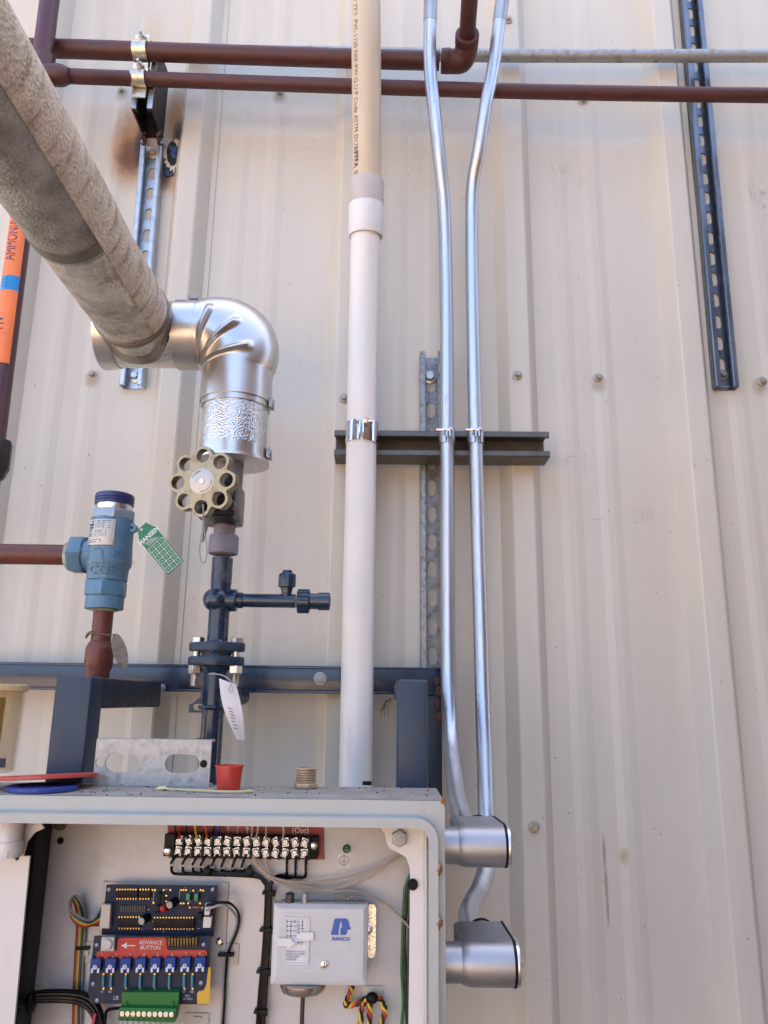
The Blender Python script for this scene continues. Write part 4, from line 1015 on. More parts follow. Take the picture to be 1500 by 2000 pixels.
MB().tube([P(172, 1242, .27), P(178, 1236, .278), P(196, 1238, .2795), P(214, 1240, .278), P(224, 1240, .280), P(228, 1248, .283)], .0008, 6, smooth=5).build('wire', mat('rusty wire', (.2, .12, .08), .5, .5), ov)
MB().tube([P(168, 1246, .272), P(172, 1237, .275), P(180, 1234, .278)], .0016, 6, smooth=5).build('wire_twist', mat('rusty wire', (.2, .12, .08), .5, .5), ov)

# ------------------------------------------------------------------ navy support frame
fr = thing('support_frame', 'navy steel frame: wall rail, two posts and arms holding the enclosure', 'frame', P(430, 1350, .05))
zt_ = P(430, 1304, .06).z; zb_ = P(430, 1352, .06).z
xl_, xr_ = P(-260, 1330, .06).x, P(862, 1330, .06).x
b_ = MB().box(xl_, xr_, -.075, -.071, zb_ + .004, zt_); b_.box(xl_, xr_, -.075, -.034, zt_ - .0002, zt_ + .0038); b_.box(xl_, xr_, -.075, -.034, zb_, zb_ + .0042)
b_.build('wall_rail', NAVY(), fr, bev=.0012)
for px, py, k in ((625, 1325, 1), (316, 1343, .6)):
    b_ = MB().lathe(P(px, py, .0755), YM, [(0, .0098 * k), (.001, .0098 * k), (.001, .0078 * k), (.0035, .0074 * k), (.0045, .005 * k)], 18); b_.build('bolt_head', mat('bare bolt', (.34, .35, .35), .5, .3, var=.1), fr)
DP = .368
def tubebox(x0, x1, y0, y1, z0, z1, nm, mm, bev=.004): MB().box(x0, x1, y0, y1, z0, z1).build(nm, mm, fr, bev=bev, bseg=3)
a = P(95, 1450, DP).x; b2 = P(168, 1450, DP).x; pz = P(130, 1320, DP).z
pzb = P(130, 1900, DP).z
tubebox(a, b2, -DP, -DP + .040, pzb, pz, 'post', NAVYD())
az = P(200, 1384, DP - .04).z
MB().box(b2 - .040, b2 - .0006, -DP + .0402, -.0755, az, pz - .0006).build('arm', mat('dark arm paint', (.012, .020, .034), .5, var=.2, ns=30, dirt=(.10, .055, .035), dirt_lo=.6, dirt_hi=.8, dns=30), fr, bev=.003)
a = P(775, 1430, DP).x; b3 = P(836, 1430, DP).x; pz2 = P(800, 1327, DP).z
tubebox(a, b3, -DP, -DP + .036, pzb, pz2, 'post', NAVYD())
MB().box(a + .0006, a + .036, -DP + .0362, -.0755, P(775, 1366, DP).z, pz2 - .0006).build('arm', NAVYD(), fr, bev=.003)
MB().box(P(822, 1400, .05).x, xr_, -.0705, -.034, P(840, 1900, .05).z, zb_ - .0004).build('wall_post', mat('rusted navy edge', (.010, .017, .028), .45, var=.25, ns=40, dirt=(.07, .03, .018), dirt_lo=.55, dirt_hi=.7, dns=40), fr, bev=.002)
rt = MB()
for (x, y) in ((853, 1330), (856, 1350), (854, 1375), (857, 1400)): rt.sphere(P(x, y, .0752), .0045, 8, 5, (1, .25, 1.6))
rt.build('rust_scale', mat('rust scale', (.10, .04, .02), .8, var=.5, ns=300, bump=.6, bs=300), fr)
cw = MB()
for a_ in range(7): cw.tube([P(770 - random.uniform(0, 10), 1362 + random.uniform(0, 8), .08), P(758 + random.uniform(-8, 4), 1372 + random.uniform(-6, 12), .06), P(745 + random.uniform(-4, 16), 1378 + random.uniform(0, 26), .02)], .0003, 5, smooth=4)
cw.build('dirt_strand', paint('black lint', (.03, .028, .025), .9), fr)

# sight glass
def clear_plastic():
    m_ = mat('yellowed clear plastic', (.46, .30, .07), .10, var=.05); m_.node_tree.nodes['Principled BSDF'].inputs['Alpha'].default_value = .24; return m_
sg = thing('sight_glass', 'yellowed clear plastic gauge cylinder at the left edge', 'gauge', P(-10, 1510, .36))
gc = P(-14, 1345, .36); gz = P(-14, 1508, .36).z
MB().lathe(Vector((gc.x, gc.y, gz)), ZP, [(0, .034), (gc.z - gz, .036), (gc.z - gz, .0335), (0, .0315)], 40, caps=False).build('tube', clear_plastic(), sg)
MB().lathe(Vector((gc.x, gc.y, gc.z - .003)), ZP, [(0, .035), (.001, .0385), (.007, .0385), (.008, .035)], 40).build('rim', mat('yellow plastic', (.62, .49, .25), .4, var=.1), sg)
MB().lathe(Vector((gc.x + .006, gc.y + .004, gz)), ZP, [(0, .008), (gc.z - gz - .01, .008)], 20).build('inner_rod', mat('amber core', (.16, .09, .025), .4, var=.2, ns=40), sg)
MB().bpx(3, 1490, 12, 18, .3905, .002).build('label', INK(), sg)
t_ = MB(); text_px(t_, '30 40', 22, 1385, .397, 10, rot=PI / 2); t_.build('lettering', paint('brown ink', (.2, .16, .1)), sg)
t_ = MB(); text_px(t_, '10 20', 14, 1430, .397, 10, rot=PI / 2); t_.build('lettering', paint('brown ink', (.2, .16, .1)), sg)

# ------------------------------------------------------------------ grey enclosure
DF, DB = .50, .372
en = thing('enclosure', 'open grey steel control enclosure with rounded lip around its opening', 'enclosure', P(435, 2000, DB))
ZTOP = P(435, 1559, DF - .012).z; XRI = P(869, 1640, DF - .012).x
XLE = P(-330, 1640, DF - .012).x; ZBO = P(435, 2560, DF).z
FY = DF - .012
E = ENC()
b_ = MB().box(XLE, XRI, -FY + .003, -DB, ZTOP - .0025, ZTOP); b_.build('top_sheet', DUST(), en, bev=.0008)
MB().box(XRI - .0025, XRI, -FY + .003, -DB, ZBO, ZTOP - .0027).build('side_sheet', E, en)
MB().box(XLE, XLE + .0025, -FY + .003, -DB, ZBO, ZTOP - .0027).build('side_sheet', E, en)
MB().box(XLE, XRI, -FY + .003, -DB, ZBO - .0025, ZBO).build('bottom_sheet', E, en)
MB().box(XLE + .003, XRI - .003, -DB - .0015, -DB, ZBO, ZTOP - .003).build('back_sheet', PANELW(), en)
ox1 = P(838, 1640, DF).x; oz1 = P(435, 1613, DF).z; ox0 = XLE + .022; oz0 = ZBO + .02
gut = .0085
ol = rrect(XLE, XRI, ZBO, ZTOP, .006, 4); hl = rrect(ox0, ox1, oz0, oz1, .013, 8)
vs, fs = curve_geo([ol, rrect(ox0 - .001, ox1 + .001, oz0 - .001, oz1 + .001, .014, 8)], .003)
MB().add([Vector((v[0], -FY + .003 - v[2], v[1])) for v in vs], fs).build('front_flange', E, en, sharp=50, bev=.0022, bseg=3)
vs, fs = curve_geo([rrect(ox0 - gut, ox1 + gut, oz0 - gut, oz1 + gut, .020, 8), hl], (DF - FY + .004) / 2)
hh = (DF - FY + .004) / 2
MB().add([Vector((v[0], -DF + hh - v[2], v[1])) for v in vs], fs).build('opening_lip', E, en, sharp=50, bev=.0014)
b_ = MB()
for q in range(7): b_.sphere(P(866 + random.uniform(-4, 2), 1564 + random.uniform(-3, 4), FY + .001), random.uniform(.001, .0022), 7, 5)
b_.build('rust_spot', mat('orange rust', (.30, .13, .03), .8, var=.4, ns=300), en)
DPN = .384
MB().box(P(70, 1800, DPN).x, P(822, 1700, DPN).x, -DPN, -DPN + .002, ZBO + .03, P(435, 1585, DPN).z).build('back_panel', PANELW(), en, bev=.0006)
# dark rubber edge and left bracket
xg = P(70, 1700, .40).x
MB().box(P(55, 1700, .40).x - .004, P(84, 1700, .40).x, -.425, -.385, ZBO + .03, P(70, 1600, .40).z).build('rubber_edge', mat('edge rubber', (.014, .014, .015), .5, spec=.25, var=.25, ns=20, stretch=(1, 1, .1)), en, bev=.004)
DK = .462
lbk = poly_px([(-330, 1590), (70, 1590), (86, 1618), (68, 1626), (52, 1645), (45, 1672), (58, 1672), (18, 2100), (-330, 2100)], DK)
MB().plate([lbk, circ_px(33, 1676, 4.5, DK, 12)], DK, .003).build('hinge_plate', WHITE(), en)
MB().lathe(P(14, 1668, DK + .012), ZP, [(-.002, .0135), (0, .0140), (.012, .0140), (.0125, .0118), (.030, .0118), (.032, .013), (.042, .013)], 20).build('hinge_barrel', WHITE(), en)
MB().lathe(P(12, 1669, DK + .012), ZP, [(-.001, .0146), (.005, .0146)], 6).build('hinge_nut', mat('tan nut', (.45, .36, .27), .45, .4), en)
# right bracket with bolt and plug
DK2 = .455
rb_ = [(740, 1595), (836, 1595), (828, 2060), (797, 2060), (801, 1720), (800, 1695), (793, 1675), (775, 1665), (761, 1658), (755, 1648), (752, 1628), (738, 1613)]
MB().plate([poly_px(rb_, DK2)], DK2, .003, .0006).build('hinge_plate', WHITE(), en)
MB().box(P(826, 1800, DK2).x + .0005, P(826, 1800, DK2).x + .0025, -DK2 - .022, -DK2 + .003, ZBO + .03, P(820, 1600, DK2).z).build('hinge_return', WHITE(), en)
b_ = MB(); hexbolt(b_, P(780, 1636, DK2 + .0002), YM, .0085, .006, .0, ph=.52); b_.build('hex_bolt', GALVP(), en, bev=.0006)
t_ = MB(); c_ = P(780, 1636, DK2 + .0066)
for i_, ch in enumerate('C 5 0 A 2'.split()):
    q = 2 * PI * i_ / 5; vs, fs = text_geo(ch, .0036); t_.add([c_ + Vector((x * math.cos(q) + (y + .004) * math.sin(q), -.0002, -x * math.sin(q) + (y + .004) * math.cos(q))) for x, y, z in vs], fs)
t_.build('bolt_marks', GALVD(), en)
MB().lathe(P(806, 1727, DK2 + .0002), YM, [(0, .0052), (.0025, .0052), (.0035, .004)], 20).build('rubber_plug', RUBBER(), en)
MB().bpx(832, 1642, 5, 36, DK2 + .0008, .0006).build('slot', RUBBER(), en)
for py in (1700, 1805):
    p_ = Vector((ox1 + gut - .001, -DF + .006, P(845, py, DF).z)); sc_ = MB().lathe(p_, Vector((1, -.28, 0)), [(0, .0062), (.002, .0060), (.004, .0045), (.0048, .002)], 18)
    sc_.build('screw', mat('rusty yellow screw', (.42, .25, .11), .35, .7, var=.2, ns=200, dirt=(.18, .07, .02), dirt_lo=.5, dirt_hi=.7, dns=300), en)
    for a_ in (0.3, 1.87):
        cq = p_ + Vector((1, -.28, 0)).normalized() * .0046; dv = Vector((.27 * 1, .96, 0)) * math.cos(a_) + ZP * math.sin(a_)
        MB().tube([cq - dv * .0028, cq + dv * .0028], .0006, 6).build('screw_cross', BURNT(), en)
MB().lathe(P(118, 1642, DPN + .0002), YM, [(0, .0038), (.0006, .0036)], 16).build('panel_hole', RUBBER(), en)
MB().lathe(P(118, 1608, DPN + .0002), YM, [(0, .0075), (.003, .007)], 16).build('green_grommet', paint('dull green', (.10, .11, .05)), en)
MB().lathe(P(677, 1657, DPN + .0002), YM, [(0, .0042), (.003, .0042), (.004, .003)], 16).build('earth_screw', mat('green screw', (.01, .09, .05), .35, .3), en)
o = MB().bpx(677, 1657, 10, 2, DPN + .0046, .0004).build('screw_slot', RUBBER(), en)
sk = MB().bpx(672, 1681, 24, 26, DPN + .0005, .0004).build('earth_label', paint('white sticker', (.78, .75, .70)), en)
e_ = MB(); c_ = P(672, 1681, DPN + .0012)
e_.tube([c_ + Vector((math.cos(q) * .0050, 0, math.sin(q) * .0050)) for q in [2 * PI * k / 24 for k in range(24)]], .00025, 4, closed=True)
for dx0, dx1, dz in ((-.0036, .0036, -.0005), (-.0026, .0026, -.002), (-.0013, .0013, -.0035)): e_.box(c_.x + dx0, c_.x + dx1, c_.y, c_.y + .0002, c_.z + dz - .0002, c_.z + dz + .0002)
e_.box(c_.x - .0002, c_.x + .0002, c_.y, c_.y + .0002, c_.z - .0005, c_.z + .0048)
e_.build('earth_symbol', INK(), en)

# ------------------------------------------------------------------ things lying on the enclosure
def top(px, py):
    p = PZ(px, py, ZTOP + .0003); return p
# strut offcut
pc_ = top(294, 1536); dof = -pc_.y
oc = thing('strut_offcut', 'pale slotted strut offcut standing on the grey enclosure', 'strut offcut', pc_)
sc1 = SU(1490, dof); svv = SV(1490, dof)
W2 = 226 / 2 / sc1; H = 92 / svv
def stad(cx_, cz_, l, h_): r = h_ / 2; e = l / 2 - r; return arc(cx_ + e, cz_, r, -PI / 2, PI / 2, 7) + arc(cx_ - e, cz_, r, PI / 2, 1.5 * PI, 7)
ox = pc_.x; zf = ZTOP + .0004
hs_ = [stad(ox - .0330, zf + .0240, .0378, .0195), stad(ox + .0325, zf + .0240, .0378, .0195), circ(ox - .0575, zf + .0240, .0050, 12), circ(ox + .0560, zf + .0240, .0042, 12)]
b_ = MB().plate([rrect(ox - W2, ox + W2, zf, zf + H, .0012, 3)] + hs_, dof, .0026)
b_.box(ox - W2, ox + W2, -dof + .0027, -dof + .018, zf, zf + .0025); b_.box(ox - W2, ox + W2, -dof + .0027, -dof + .018, zf + H - .0025, zf + H)
b_.build('channel', GALVP(), oc, bev=.0)
MB().lathe(Vector((ox + .0560, -dof + .0015, zf + .024)), YM, [(0, .0041), (.0016, .0041), (.002, .003)], 14).build('rubber_plug', RUBBER(), oc)
# red cap
p_ = top(446, 1542); s_ = SU(1540, -p_.y)
MB().lathe(Vector((p_.x, p_.y, ZTOP + .0004)), ZP, [(0, .0108), (.0008, .0122), (.0225, .0140), (.0228, .0152), (.0245, .0152), (.0245, .0136), (.006, .011)], 36).build('red_plastic_plug', mat('red plastic cap', (.50, .035, .022), .42, var=.12, ns=120, dirt=(.36, .07, .05), dirt_lo=.55, dirt_hi=.75, dns=90))
tag(bpy.data.objects['red_plastic_plug'], 'small red plastic cap on the enclosure beside the strut offcut', 'cap')
# brass bushing
p_ = top(597, 1539); bb = thing('brass_bushing', 'threaded brass bushing standing on the enclosure top', 'bushing', p_)
MB().lathe(Vector((p_.x, p_.y, ZTOP + .0004)), ZP, [(0, .0128), (.0008, .0133), (.0048, .0133), (.0055, .0124)], 6, ph=.2).build('hex_base', BRASS(), bb, bev=.0004)
pr = [(.0056, .0098)]
for k in range(6): pr += [(.0060 + k * .0026, .0098), (.0070 + k * .0026, .0114), (.0078 + k * .0026, .0114), (.0086 + k * .0026, .0098)]
MB().lathe(Vector((p_.x, p_.y, ZTOP)), ZP, pr + [(.0215, .0098), (.0215, .0075), (.012, .0072)], 28).build('thread', BRASS(), bb, sharp=25)
# discs
p_ = top(88, 1526); rd = .052
dm = MB().lathe(Vector((0, 0, 0)), ZP, [(0, rd * .96), (.0005, rd), (.0035, rd), (.0042, rd * .97)], 48)
rt_ = Matrix.Rotation(math.radians(-3.5), 3, 'X') @ Matrix.Rotation(math.radians(-3), 3, 'Y')
dm.map(lambda v: rt_ @ v + Vector((P(88, 1515, .42).x, -.42, ZTOP + .0090)))
o = dm.build('red_disc', mat('red white disc', (.46, .055, .045), .5, var=.1, dirt=(.42, .25, .2), dirt_lo=.55, dirt_hi=.75, dns=70)); tag(o, 'flat red disc resting on the blue disc at the enclosure top', 'disc')
p2 = top(84, 1537); dm = MB().lathe(Vector((P(84, 1532, .445).x, -.445, ZTOP + .0004)), ZP, [(0, .0335), (.0005, .0345), (.0042, .0345), (.0048, .0335), (.0048, .022), (.0043, .0215), (.0043, .012), (.0048, .0118)], 48)
o = dm.build('blue_disc', mat('blue plastic disc', (.018, .045, .24), .45, var=.1, dirt=(.16, .17, .22), dirt_lo=.55, dirt_hi=.75, dns=70)); tag(o, 'flat blue ring disc lying under the red disc', 'disc')
# cable tie
yz = MB(); pts = [top(305, 1543), top(340, 1545), top(400, 1548), top(450, 1549.5), top(495, 1548.5)]
pts = [p + ZP * .0015 for p in pts]
yz.strip(catmull(pts, 4), Vector((0, .0018, 0)), ZP * .0012); yz.sphere(pts[0] + XP * .006, .004, 10, 6, (1.6, 1, .6)); yz.sphere(pts[-1] - XP * .004, .003, 10, 6, (1.6, 1, .6))
o = yz.build('cable_tie', mat('yellowed nylon', (.66, .58, .28), .45, var=.12)); tag(o, 'yellowed cable tie lying along the front of the enclosure top', 'cable tie')
p_ = top(717, 1533); o = MB().lathe(Vector((p_.x, p_.y, ZTOP + .0004)), ZP, [(0, .0056), (.0008, .0058), (.0014, .0052), (.0022, .0052), (.0026, .0058), (.0036, .0058)], 20).build('black_ring', BLACK()); tag(o, 'small black plastic ring at the back of the enclosure top by the white pipe', 'ring')
p_ = top(797, 1531); k_ = MB().add([p_ + Vector((-.005, 0, 0)), p_ + Vector((.004, 0, .0005)), p_ + Vector((.0045, -.001, .0055)), p_ + Vector((.0015, .0005, .0075)), p_ + Vector((-.0015, 0, .0045))], [(0, 1, 2, 3, 4)])
k_.v += [v + Vector((0, .001, 0)) for v in k_.v]; k_.f += [(9, 8, 7, 6, 5)] + [(i, (i + 1) % 5, 5 + (i + 1) % 5, 5 + i) for i in range(5)]
o = k_.build('paint_chip', paint('cream chip', (.75, .70, .62))); tag(o, 'curled cream paint chip at the right of the enclosure top', 'paint chip')
gr = MB()
for q in range(90):
    x, y = random.uniform(150, 840), random.uniform(1536, 1554); gr.sphere(top(x, y), random.uniform(.0003, .0011), 5, 4)
o = gr.build('grit', paint('dark grit', (.06, .05, .045), .9)); o['kind'] = 'stuff'; o['label'] = 'dark grit scattered over the enclosure top'

# ------------------------------------------------------------------ inside the enclosure: terminal strip
DT = .402
tb = thing('terminal_block', 'black barrier terminal block with two rows of screws on a red label', 'terminal block', P(470, 1655, DT))
rl = MB().plate([poly_px([(327, 1600), (633, 1604), (634, 1679), (329, 1676)], DPN + .001)], DPN + .001, .0008); rl.build('red_label', mat('red label', (.30, .026, .024), .45, var=.06), tb)
tl = MB()
for px in (446, 464, 483): tl.bpx(px, 1628, 1.4, 12, DPN + .0016, .0002)
for px in (577, 595): tl.bpx(px, 1632, 1.2, 10, DPN + .0016, .0002)
text_px(tl, '(Opt)', 587, 1622, DPN + .0014, 11)
text_px(tl, '5', 446, 1617, DPN + .0014, 10); text_px(tl, '7', 464, 1617, DPN + .0014, 10); text_px(tl, '6', 483, 1617, DPN + .0014, 10)
tl.build('lettering', paint('white print', (.8, .8, .8)), tb)
ba, bb_ = P(318, 1652, DT), P(620, 1658, DT); slope = (bb_.z - ba.z) / (bb_.x - ba.x)
rotT = Matrix.Rotation(-math.atan(slope), 3, 'Y'); cT = (ba + bb_) / 2
hl_ = (bb_.x - ba.x) / 2; hv = 22 / SV(1655, DT)
base = MB().box(cT.x - hl_, cT.x + hl_, -DT + .004, -DPN - .0015, cT.z - hv, cT.z + hv, rotT, cT); base.build('base', BLACK(), tb, bev=.001)
scm = MB(); scm.box(-.0036, .0036, -.0008, .0008, -.0043, .0043); scm.lathe(Vector((0, -.0008, 0)), YM, [(0, .0036), (.0012, .0035), (.002, .0028)], 12)
scm.box(-.0028, .0028, -.0034, -.0026, -.0004, .0004); scm.box(-.0004, .0004, -.0034, -.0026, -.0028, .0028)
TSM = local_mesh(scm, 'terminal_screw', mat('terminal screw', (.52, .53, .54), .22, 1., var=.2, ns=500, bump=.6, bs=600))
bar = MB(); ncell = 14
pitch = (P(594, 1656, DT).x - P(348, 1652, DT).x) / 13
x0 = P(348, 1652, DT).x
barm = local_mesh(MB().box(-.0009, .0009, -.0015, .0055, -hv * 1.02, hv * 1.02), 'barrier', BLACK())
for k in range(ncell):
    x = x0 + k * pitch; z = cT.z + slope * (x - cT.x)
    for dz in (.0056, -.0050):
        inst(TSM, 'terminal_screw', tb, (x, -DT + .0028, z + dz), (0, random.uniform(-.6, .6), 0))
for k in range(ncell + 1):
    x = x0 + (k - .5) * pitch; z = cT.z + slope * (x - cT.x); inst(barm, 'barrier', tb, (x, -DT, z))
for px, py in ((328, 1662), (613, 1651)):
    MB().lathe(P(px, py, DT - .003), YM, [(0, .0042), (.002, .004), (.003, .002)], 14).build('mounting_screw', CHROME(), tb)
# short coloured wires above the block
cols = [('black', (.015, .015, .015)), ('red', (.42, .03, .02)), ('black', (.015, .015, .015)), ('yellow', (.70, .50, .03)), ('orange', (.62, .14, .02)), ('black', (.015, .015, .015)), ('blue', (.02, .05, .35)), ('beige', (.5, .42, .35)), ('beige', (.5, .42, .35)), ('beige', (.52, .45, .38)), ('white', (.6, .58, .56))]
lw = thing('lead_wires', 'short coloured lead wires dropping onto the terminal block screws', 'wires', P(400, 1630, DT))
for (nm, cc), (xa, xb_) in zip(cols, ((342, 345), (352, 349), (364, 366), (381, 385), (402, 405), (418, 408), (428, 420), (493, 491), (504, 500), (520, 519), (554, 553))):
    MB().tube([P(xa - 4, 1596, DPN + .014), P(xa, 1618, DPN + .012), P(xb_, 1638, DT + .002)], .0012, 7, smooth=4).build('wire', mat(nm + ' wire', cc, .35, var=.1), lw)
# numbered black wires to the loom
wb = thing('wire_loom', 'bundle of numbered black wires with cable ties beside the switch', 'wire loom', P(515, 1850, DPN))
starts = [(336, 1680), (358, 1681), (378, 1682), (394, 1683), (415, 1684), (434, 1685), (455, 1686), (473, 1686)]
late = [(560, 1688), (577, 1689), (597, 1690)]
lab = MB(); ink = MB()
for i, (sx, sy) in enumerate(starts):
    off = (i - 4) * .55
    ypk = 1703 - i * .8
    rt = [P(sx + 12 - i * .6, 1668, DT), P(sx, sy + 2, DT - .002), P(sx - 1, sy + 12, DPN + .010), P(sx + 1, ypk + 1, DPN + .008), P(sx + 14, 1707 - i * .6, DPN + .007), P(min(sx + 60, 486), 1706 - off, DPN + .007), P(495, 1708 - off * 2, DPN + .008), P(517 + off * .7, 1722 - off, DPN + .008), P(523 + off * 1.6, 1745, DPN + .007 + (i % 2) * .003), P(519 + off * 2.0, 1850, DPN + .006 + (i % 2) * .004), P(510 + off * 2, 1950, DPN + .006 + (i % 2) * .004), P(503 + off * 2.0, 2060, DPN + .006)]
    MB().tube(rt, .00155, 8, smooth=6).build('wire', BLACKW(), wb)
    MB().tube([P(sx + 1, sy - 4, DT - .0018), P(sx - .5, sy + 9, DT - .006)], .0021, 10).build('wire_label', paint('white wire label', (.75, .72, .68)), wb)
    text_px(ink, str(i + 1), sx + .5, sy + 2, DT + .0005, 6, rot=PI / 2, bold=.02)
for i, (sx, sy) in enumerate(late):
    rt = [P(sx + 1, 1672, DT), P(sx, sy + 4, DT - .002), P(sx, sy + 18, DPN + .010), P(sx - 3, 1712 + i * .4, DPN + .008), P(sx - 16, 1716 - i, DPN + .008), P(544, 1712 - i, DPN + .007), P(528 + i, 1726, DPN + .012), P(524 + i * 2, 1760, DPN + .011), P(522 + i * 1.5, 1850, DPN + .010), P(508 + i * 1.5, 2060, DPN + .01)]
    MB().tube(rt, .00155, 8, smooth=6).build('wire', BLACKW(), wb)
    MB().tube([P(sx + .5, sy - 2, DT - .0018), P(sx, sy + 12, DT - .006)], .0021, 10).build('wire_label', paint('white wire label', (.75, .72, .68)), wb)
    text_px(ink, str(14 + i), sx + .5, sy + 5, DT + .0005, 6, rot=PI / 2, bold=.02)
ink.build('lettering', INK(), wb)
def ctie(px, py, w_, h_, rot_=0.): 
    c_ = P(px, py, DPN + .0135); m_ = MB().box(c_.x - w_ / 2 / 1950, c_.x + w_ / 2 / 1950, -DPN - .0135, -DPN - .002, c_.z - h_ / 2 / 2150, c_.z + h_ / 2 / 2150, Matrix.Rotation(rot_, 3, 'Y'))
    m_.box(c_.x + w_ / 2 / 1950 - .004, c_.x + w_ / 2 / 1950 + .003, -DPN - .0150, -DPN - .010, c_.z - .0028, c_.z + .0028); m_.build('cable_tie', BLACK(), wb, bev=.0006)
for q in ((522, 1745, 22, 6), (518, 1818, 24, 6), (512, 1899, 24, 6), (506, 1978, 22, 6), (485, 1703, 6, 22), (402, 1702, 5, 18)): ctie(*q)
# beige capillary wires
for i, (pts_, lb) in enumerate((([(493, 1668), (505, 1690), (530, 1712), (570, 1722), (620, 1722), (680, 1712), (740, 1692), (788, 1662)], 'upper beige signal cable sagging towards the right hinge plate'),
                                ([(491, 1668), (505, 1695), (540, 1722), (600, 1738), (650, 1736), (710, 1718), (788, 1668)], 'lower beige signal cable sagging towards the right hinge plate'),
                                ([(518, 1668), (522, 1690), (540, 1716), (600, 1732), (650, 1740), (700, 1742), (750, 1764), (776, 1786), (800, 1812)], 'beige signal cable dropping behind the right hinge plate edge'))):
    o = MB().tube([P(x, y, DPN + .016 - .001 * i) for x, y in pts_], .0013, 8, smooth=6).build('signal_cable', mat('beige cable', (.42, .35, .285), .45, var=.1)); tag(o, lb, 'cable')
for i, (pts_, cc, lb) in enumerate((([(806, 1700), (794, 1725), (789, 1760), (786, 1850), (785, 1900), (788, 1960), (780, 2040)], (.015, .13, .03), 'green wire running down beside the right hinge plate'),
                                    ([(808, 1705), (798, 1725), (794, 1760), (790, 1830), (792, 1900), (796, 2040)], (.014, .014, .015), 'black wire next to the green one at the right'),
                                    ([(812, 1705), (800, 1740), (799, 1830), (797, 1900), (798, 2040)], (.03, .035, .045), 'dark grey wire nearest the right hinge plate'))):
    o = MB().tube([P(x, y, DPN + .010) for x, y in pts_], .0017, 8, smooth=6).build('wire', mat('wire %d' % i, cc, .35)); tag(o, lb, 'wire')

# ------------------------------------------------------------------ pressure switch
DS = .422
ps = thing('pressure_switch', 'grey pressure switch with ribbed cover, blue emblem and scale window', 'pressure switch', P(624, 1930, DPN))
cS = P(624, 1846, DS); wS = 187 / 2 / SU(1846, DS); hS = 160 / 2 / SV(1846, DS)
x0, x1, z0, z1 = cS.x - wS, cS.x + wS, cS.z - hS, cS.z + hS
PSM = mat('grey switch paint', (.62, .62, .61), .4, var=.03, coat=.1)
b_ = MB(); ins_ = .0055
o4 = [Vector((x0, -DS + .004, z0)), Vector((x1, -DS + .004, z0)), Vector((x1, -DS + .004, z1)), Vector((x0, -DS + .004, z1))]
i4 = [Vector((x0 + ins_, -DS, z0 + ins_ * 1.2)), Vector((x1 - ins_ * .8, -DS, z0 + ins_ * 1.2)), Vector((x1 - ins_ * .8, -DS, z1 - ins_ * .8)), Vector((x0 + ins_, -DS, z1 - ins_ * .8))]
k4 = [v + Vector((0, .012, 0)) for v in o4]
b_.add(o4 + i4 + k4, [(4, 5, 6, 7)] + [(k, (k + 1) % 4, 4 + (k + 1) % 4, 4 + k) for k in range(4)] + [(k, (k + 1) % 4, 8 + (k + 1) % 4, 8 + k) for k in range(4)] + [(8, 9, 10, 11)])
b_.build('cover', PSM, ps, bev=.0006)
rbs = MB(); n_ = 34
for k in range(n_):
    z = z1 - .008 - k * (z1 - z0 - .020) / n_; rbs.box(x0 + .0085, x1 - .0075, -DS - .00035, -DS + .0005, z - .00035, z + .00035)
rbs.build('cover_ribs', PSM, ps)
MB().box(x0 + .004, x1 - .003, -DS + .0125, -DPN - .0005, z0 + .002, z1 - .004).build('case', mat('dark grey case', (.13, .135, .135), .5, var=.15), ps, bev=.001)
b_ = MB().lathe(P(566, 1762, DPN + .03), ZP, [(-.004, .0045), (.008, .0045), (.009, .0035)], 10); b_.build('range_knob', mat('dark knob', (.035, .037, .037), .4), ps)
b_ = MB().lathe(P(596, 1762, DPN + .03), ZP, [(-.004, .0032), (.006, .0032), (.0085, .0022)], 12); b_.build('adjusting_screw', GALVP(), ps)
MB().bpx(678, 1753, 52, 8, DS - .013, .001).build('top_label', mat('dark label', (.09, .09, .09), .4, dirt=(.5, .5, .5), dirt_lo=.55, dirt_hi=.6, dns=400), ps)
tabc = P(724, 1818, DPN + .012)
tb_l = rr_px(722, 1818, 24, 104, DPN + .012, 8)
MB().plate([tb_l], DPN + .012, .0015).build('mounting_tab', mat('bright pressed tab', (.62, .62, .60), .25, .9, var=.15, ns=150, bump=.6, bs=200), ps)
MB().lathe(P(720, 1816, DPN + .0125), YM, [(0, .0042), (.002, .004), (.003, .002)], 14).build('screw', CHROME(), ps)
wn_ = MB().plate([rr_px(579, 1838, 50, 94, DS + .0012, 1.5), rr_px(577, 1838, 39, 84, DS + .0012, 1)], DS + .0012, .0014); wn_.build('window_frame', PSM, ps)
MB().bpx(577, 1838, 40, 85, DS + .0003, .0006).build('scale_card', paint('scale card', (.74, .76, .80), .35), ps)
tk = MB()
tk.bpx(568, 1815, .9, 34, DS + .0007, .0002); tk.bpx(590, 1820, .9, 52, DS + .0007, .0002)
for k, (ya, la, lb_) in enumerate(((1800, '5', '60'), (1809, '4', '15'), (1818, '3', '10'), (1828, '2', '5'))):
    tk.bpx(568, ya, 9, .9, DS + .0007, .0002); text_px(tk, la, 561, ya, DS + .0006, 5); text_px(tk, lb_, 576, ya, DS + .0006, 5)
for k, (ya, la) in enumerate(((1801, '0'), (1807, '10'), (1814, '20'), (1821, '30'), (1841, '80'))):
    tk.bpx(591, ya, 7, .8, DS + .0007, .0002); text_px(tk, la, 583, ya, DS + .0006, 5)
for k, tx2 in enumerate(('USE SCALE F VACUUM', 'SWITCH LOW EVENT', 'IS HIGH EVENT', 'MINUS DIFF')):
    text_px(tk, tx2, 559, 1858 + k * 5.2, DS + .0006, 3.6, ax='LEFT', sx=.86)
tk.build('scale_print', INK(), ps)
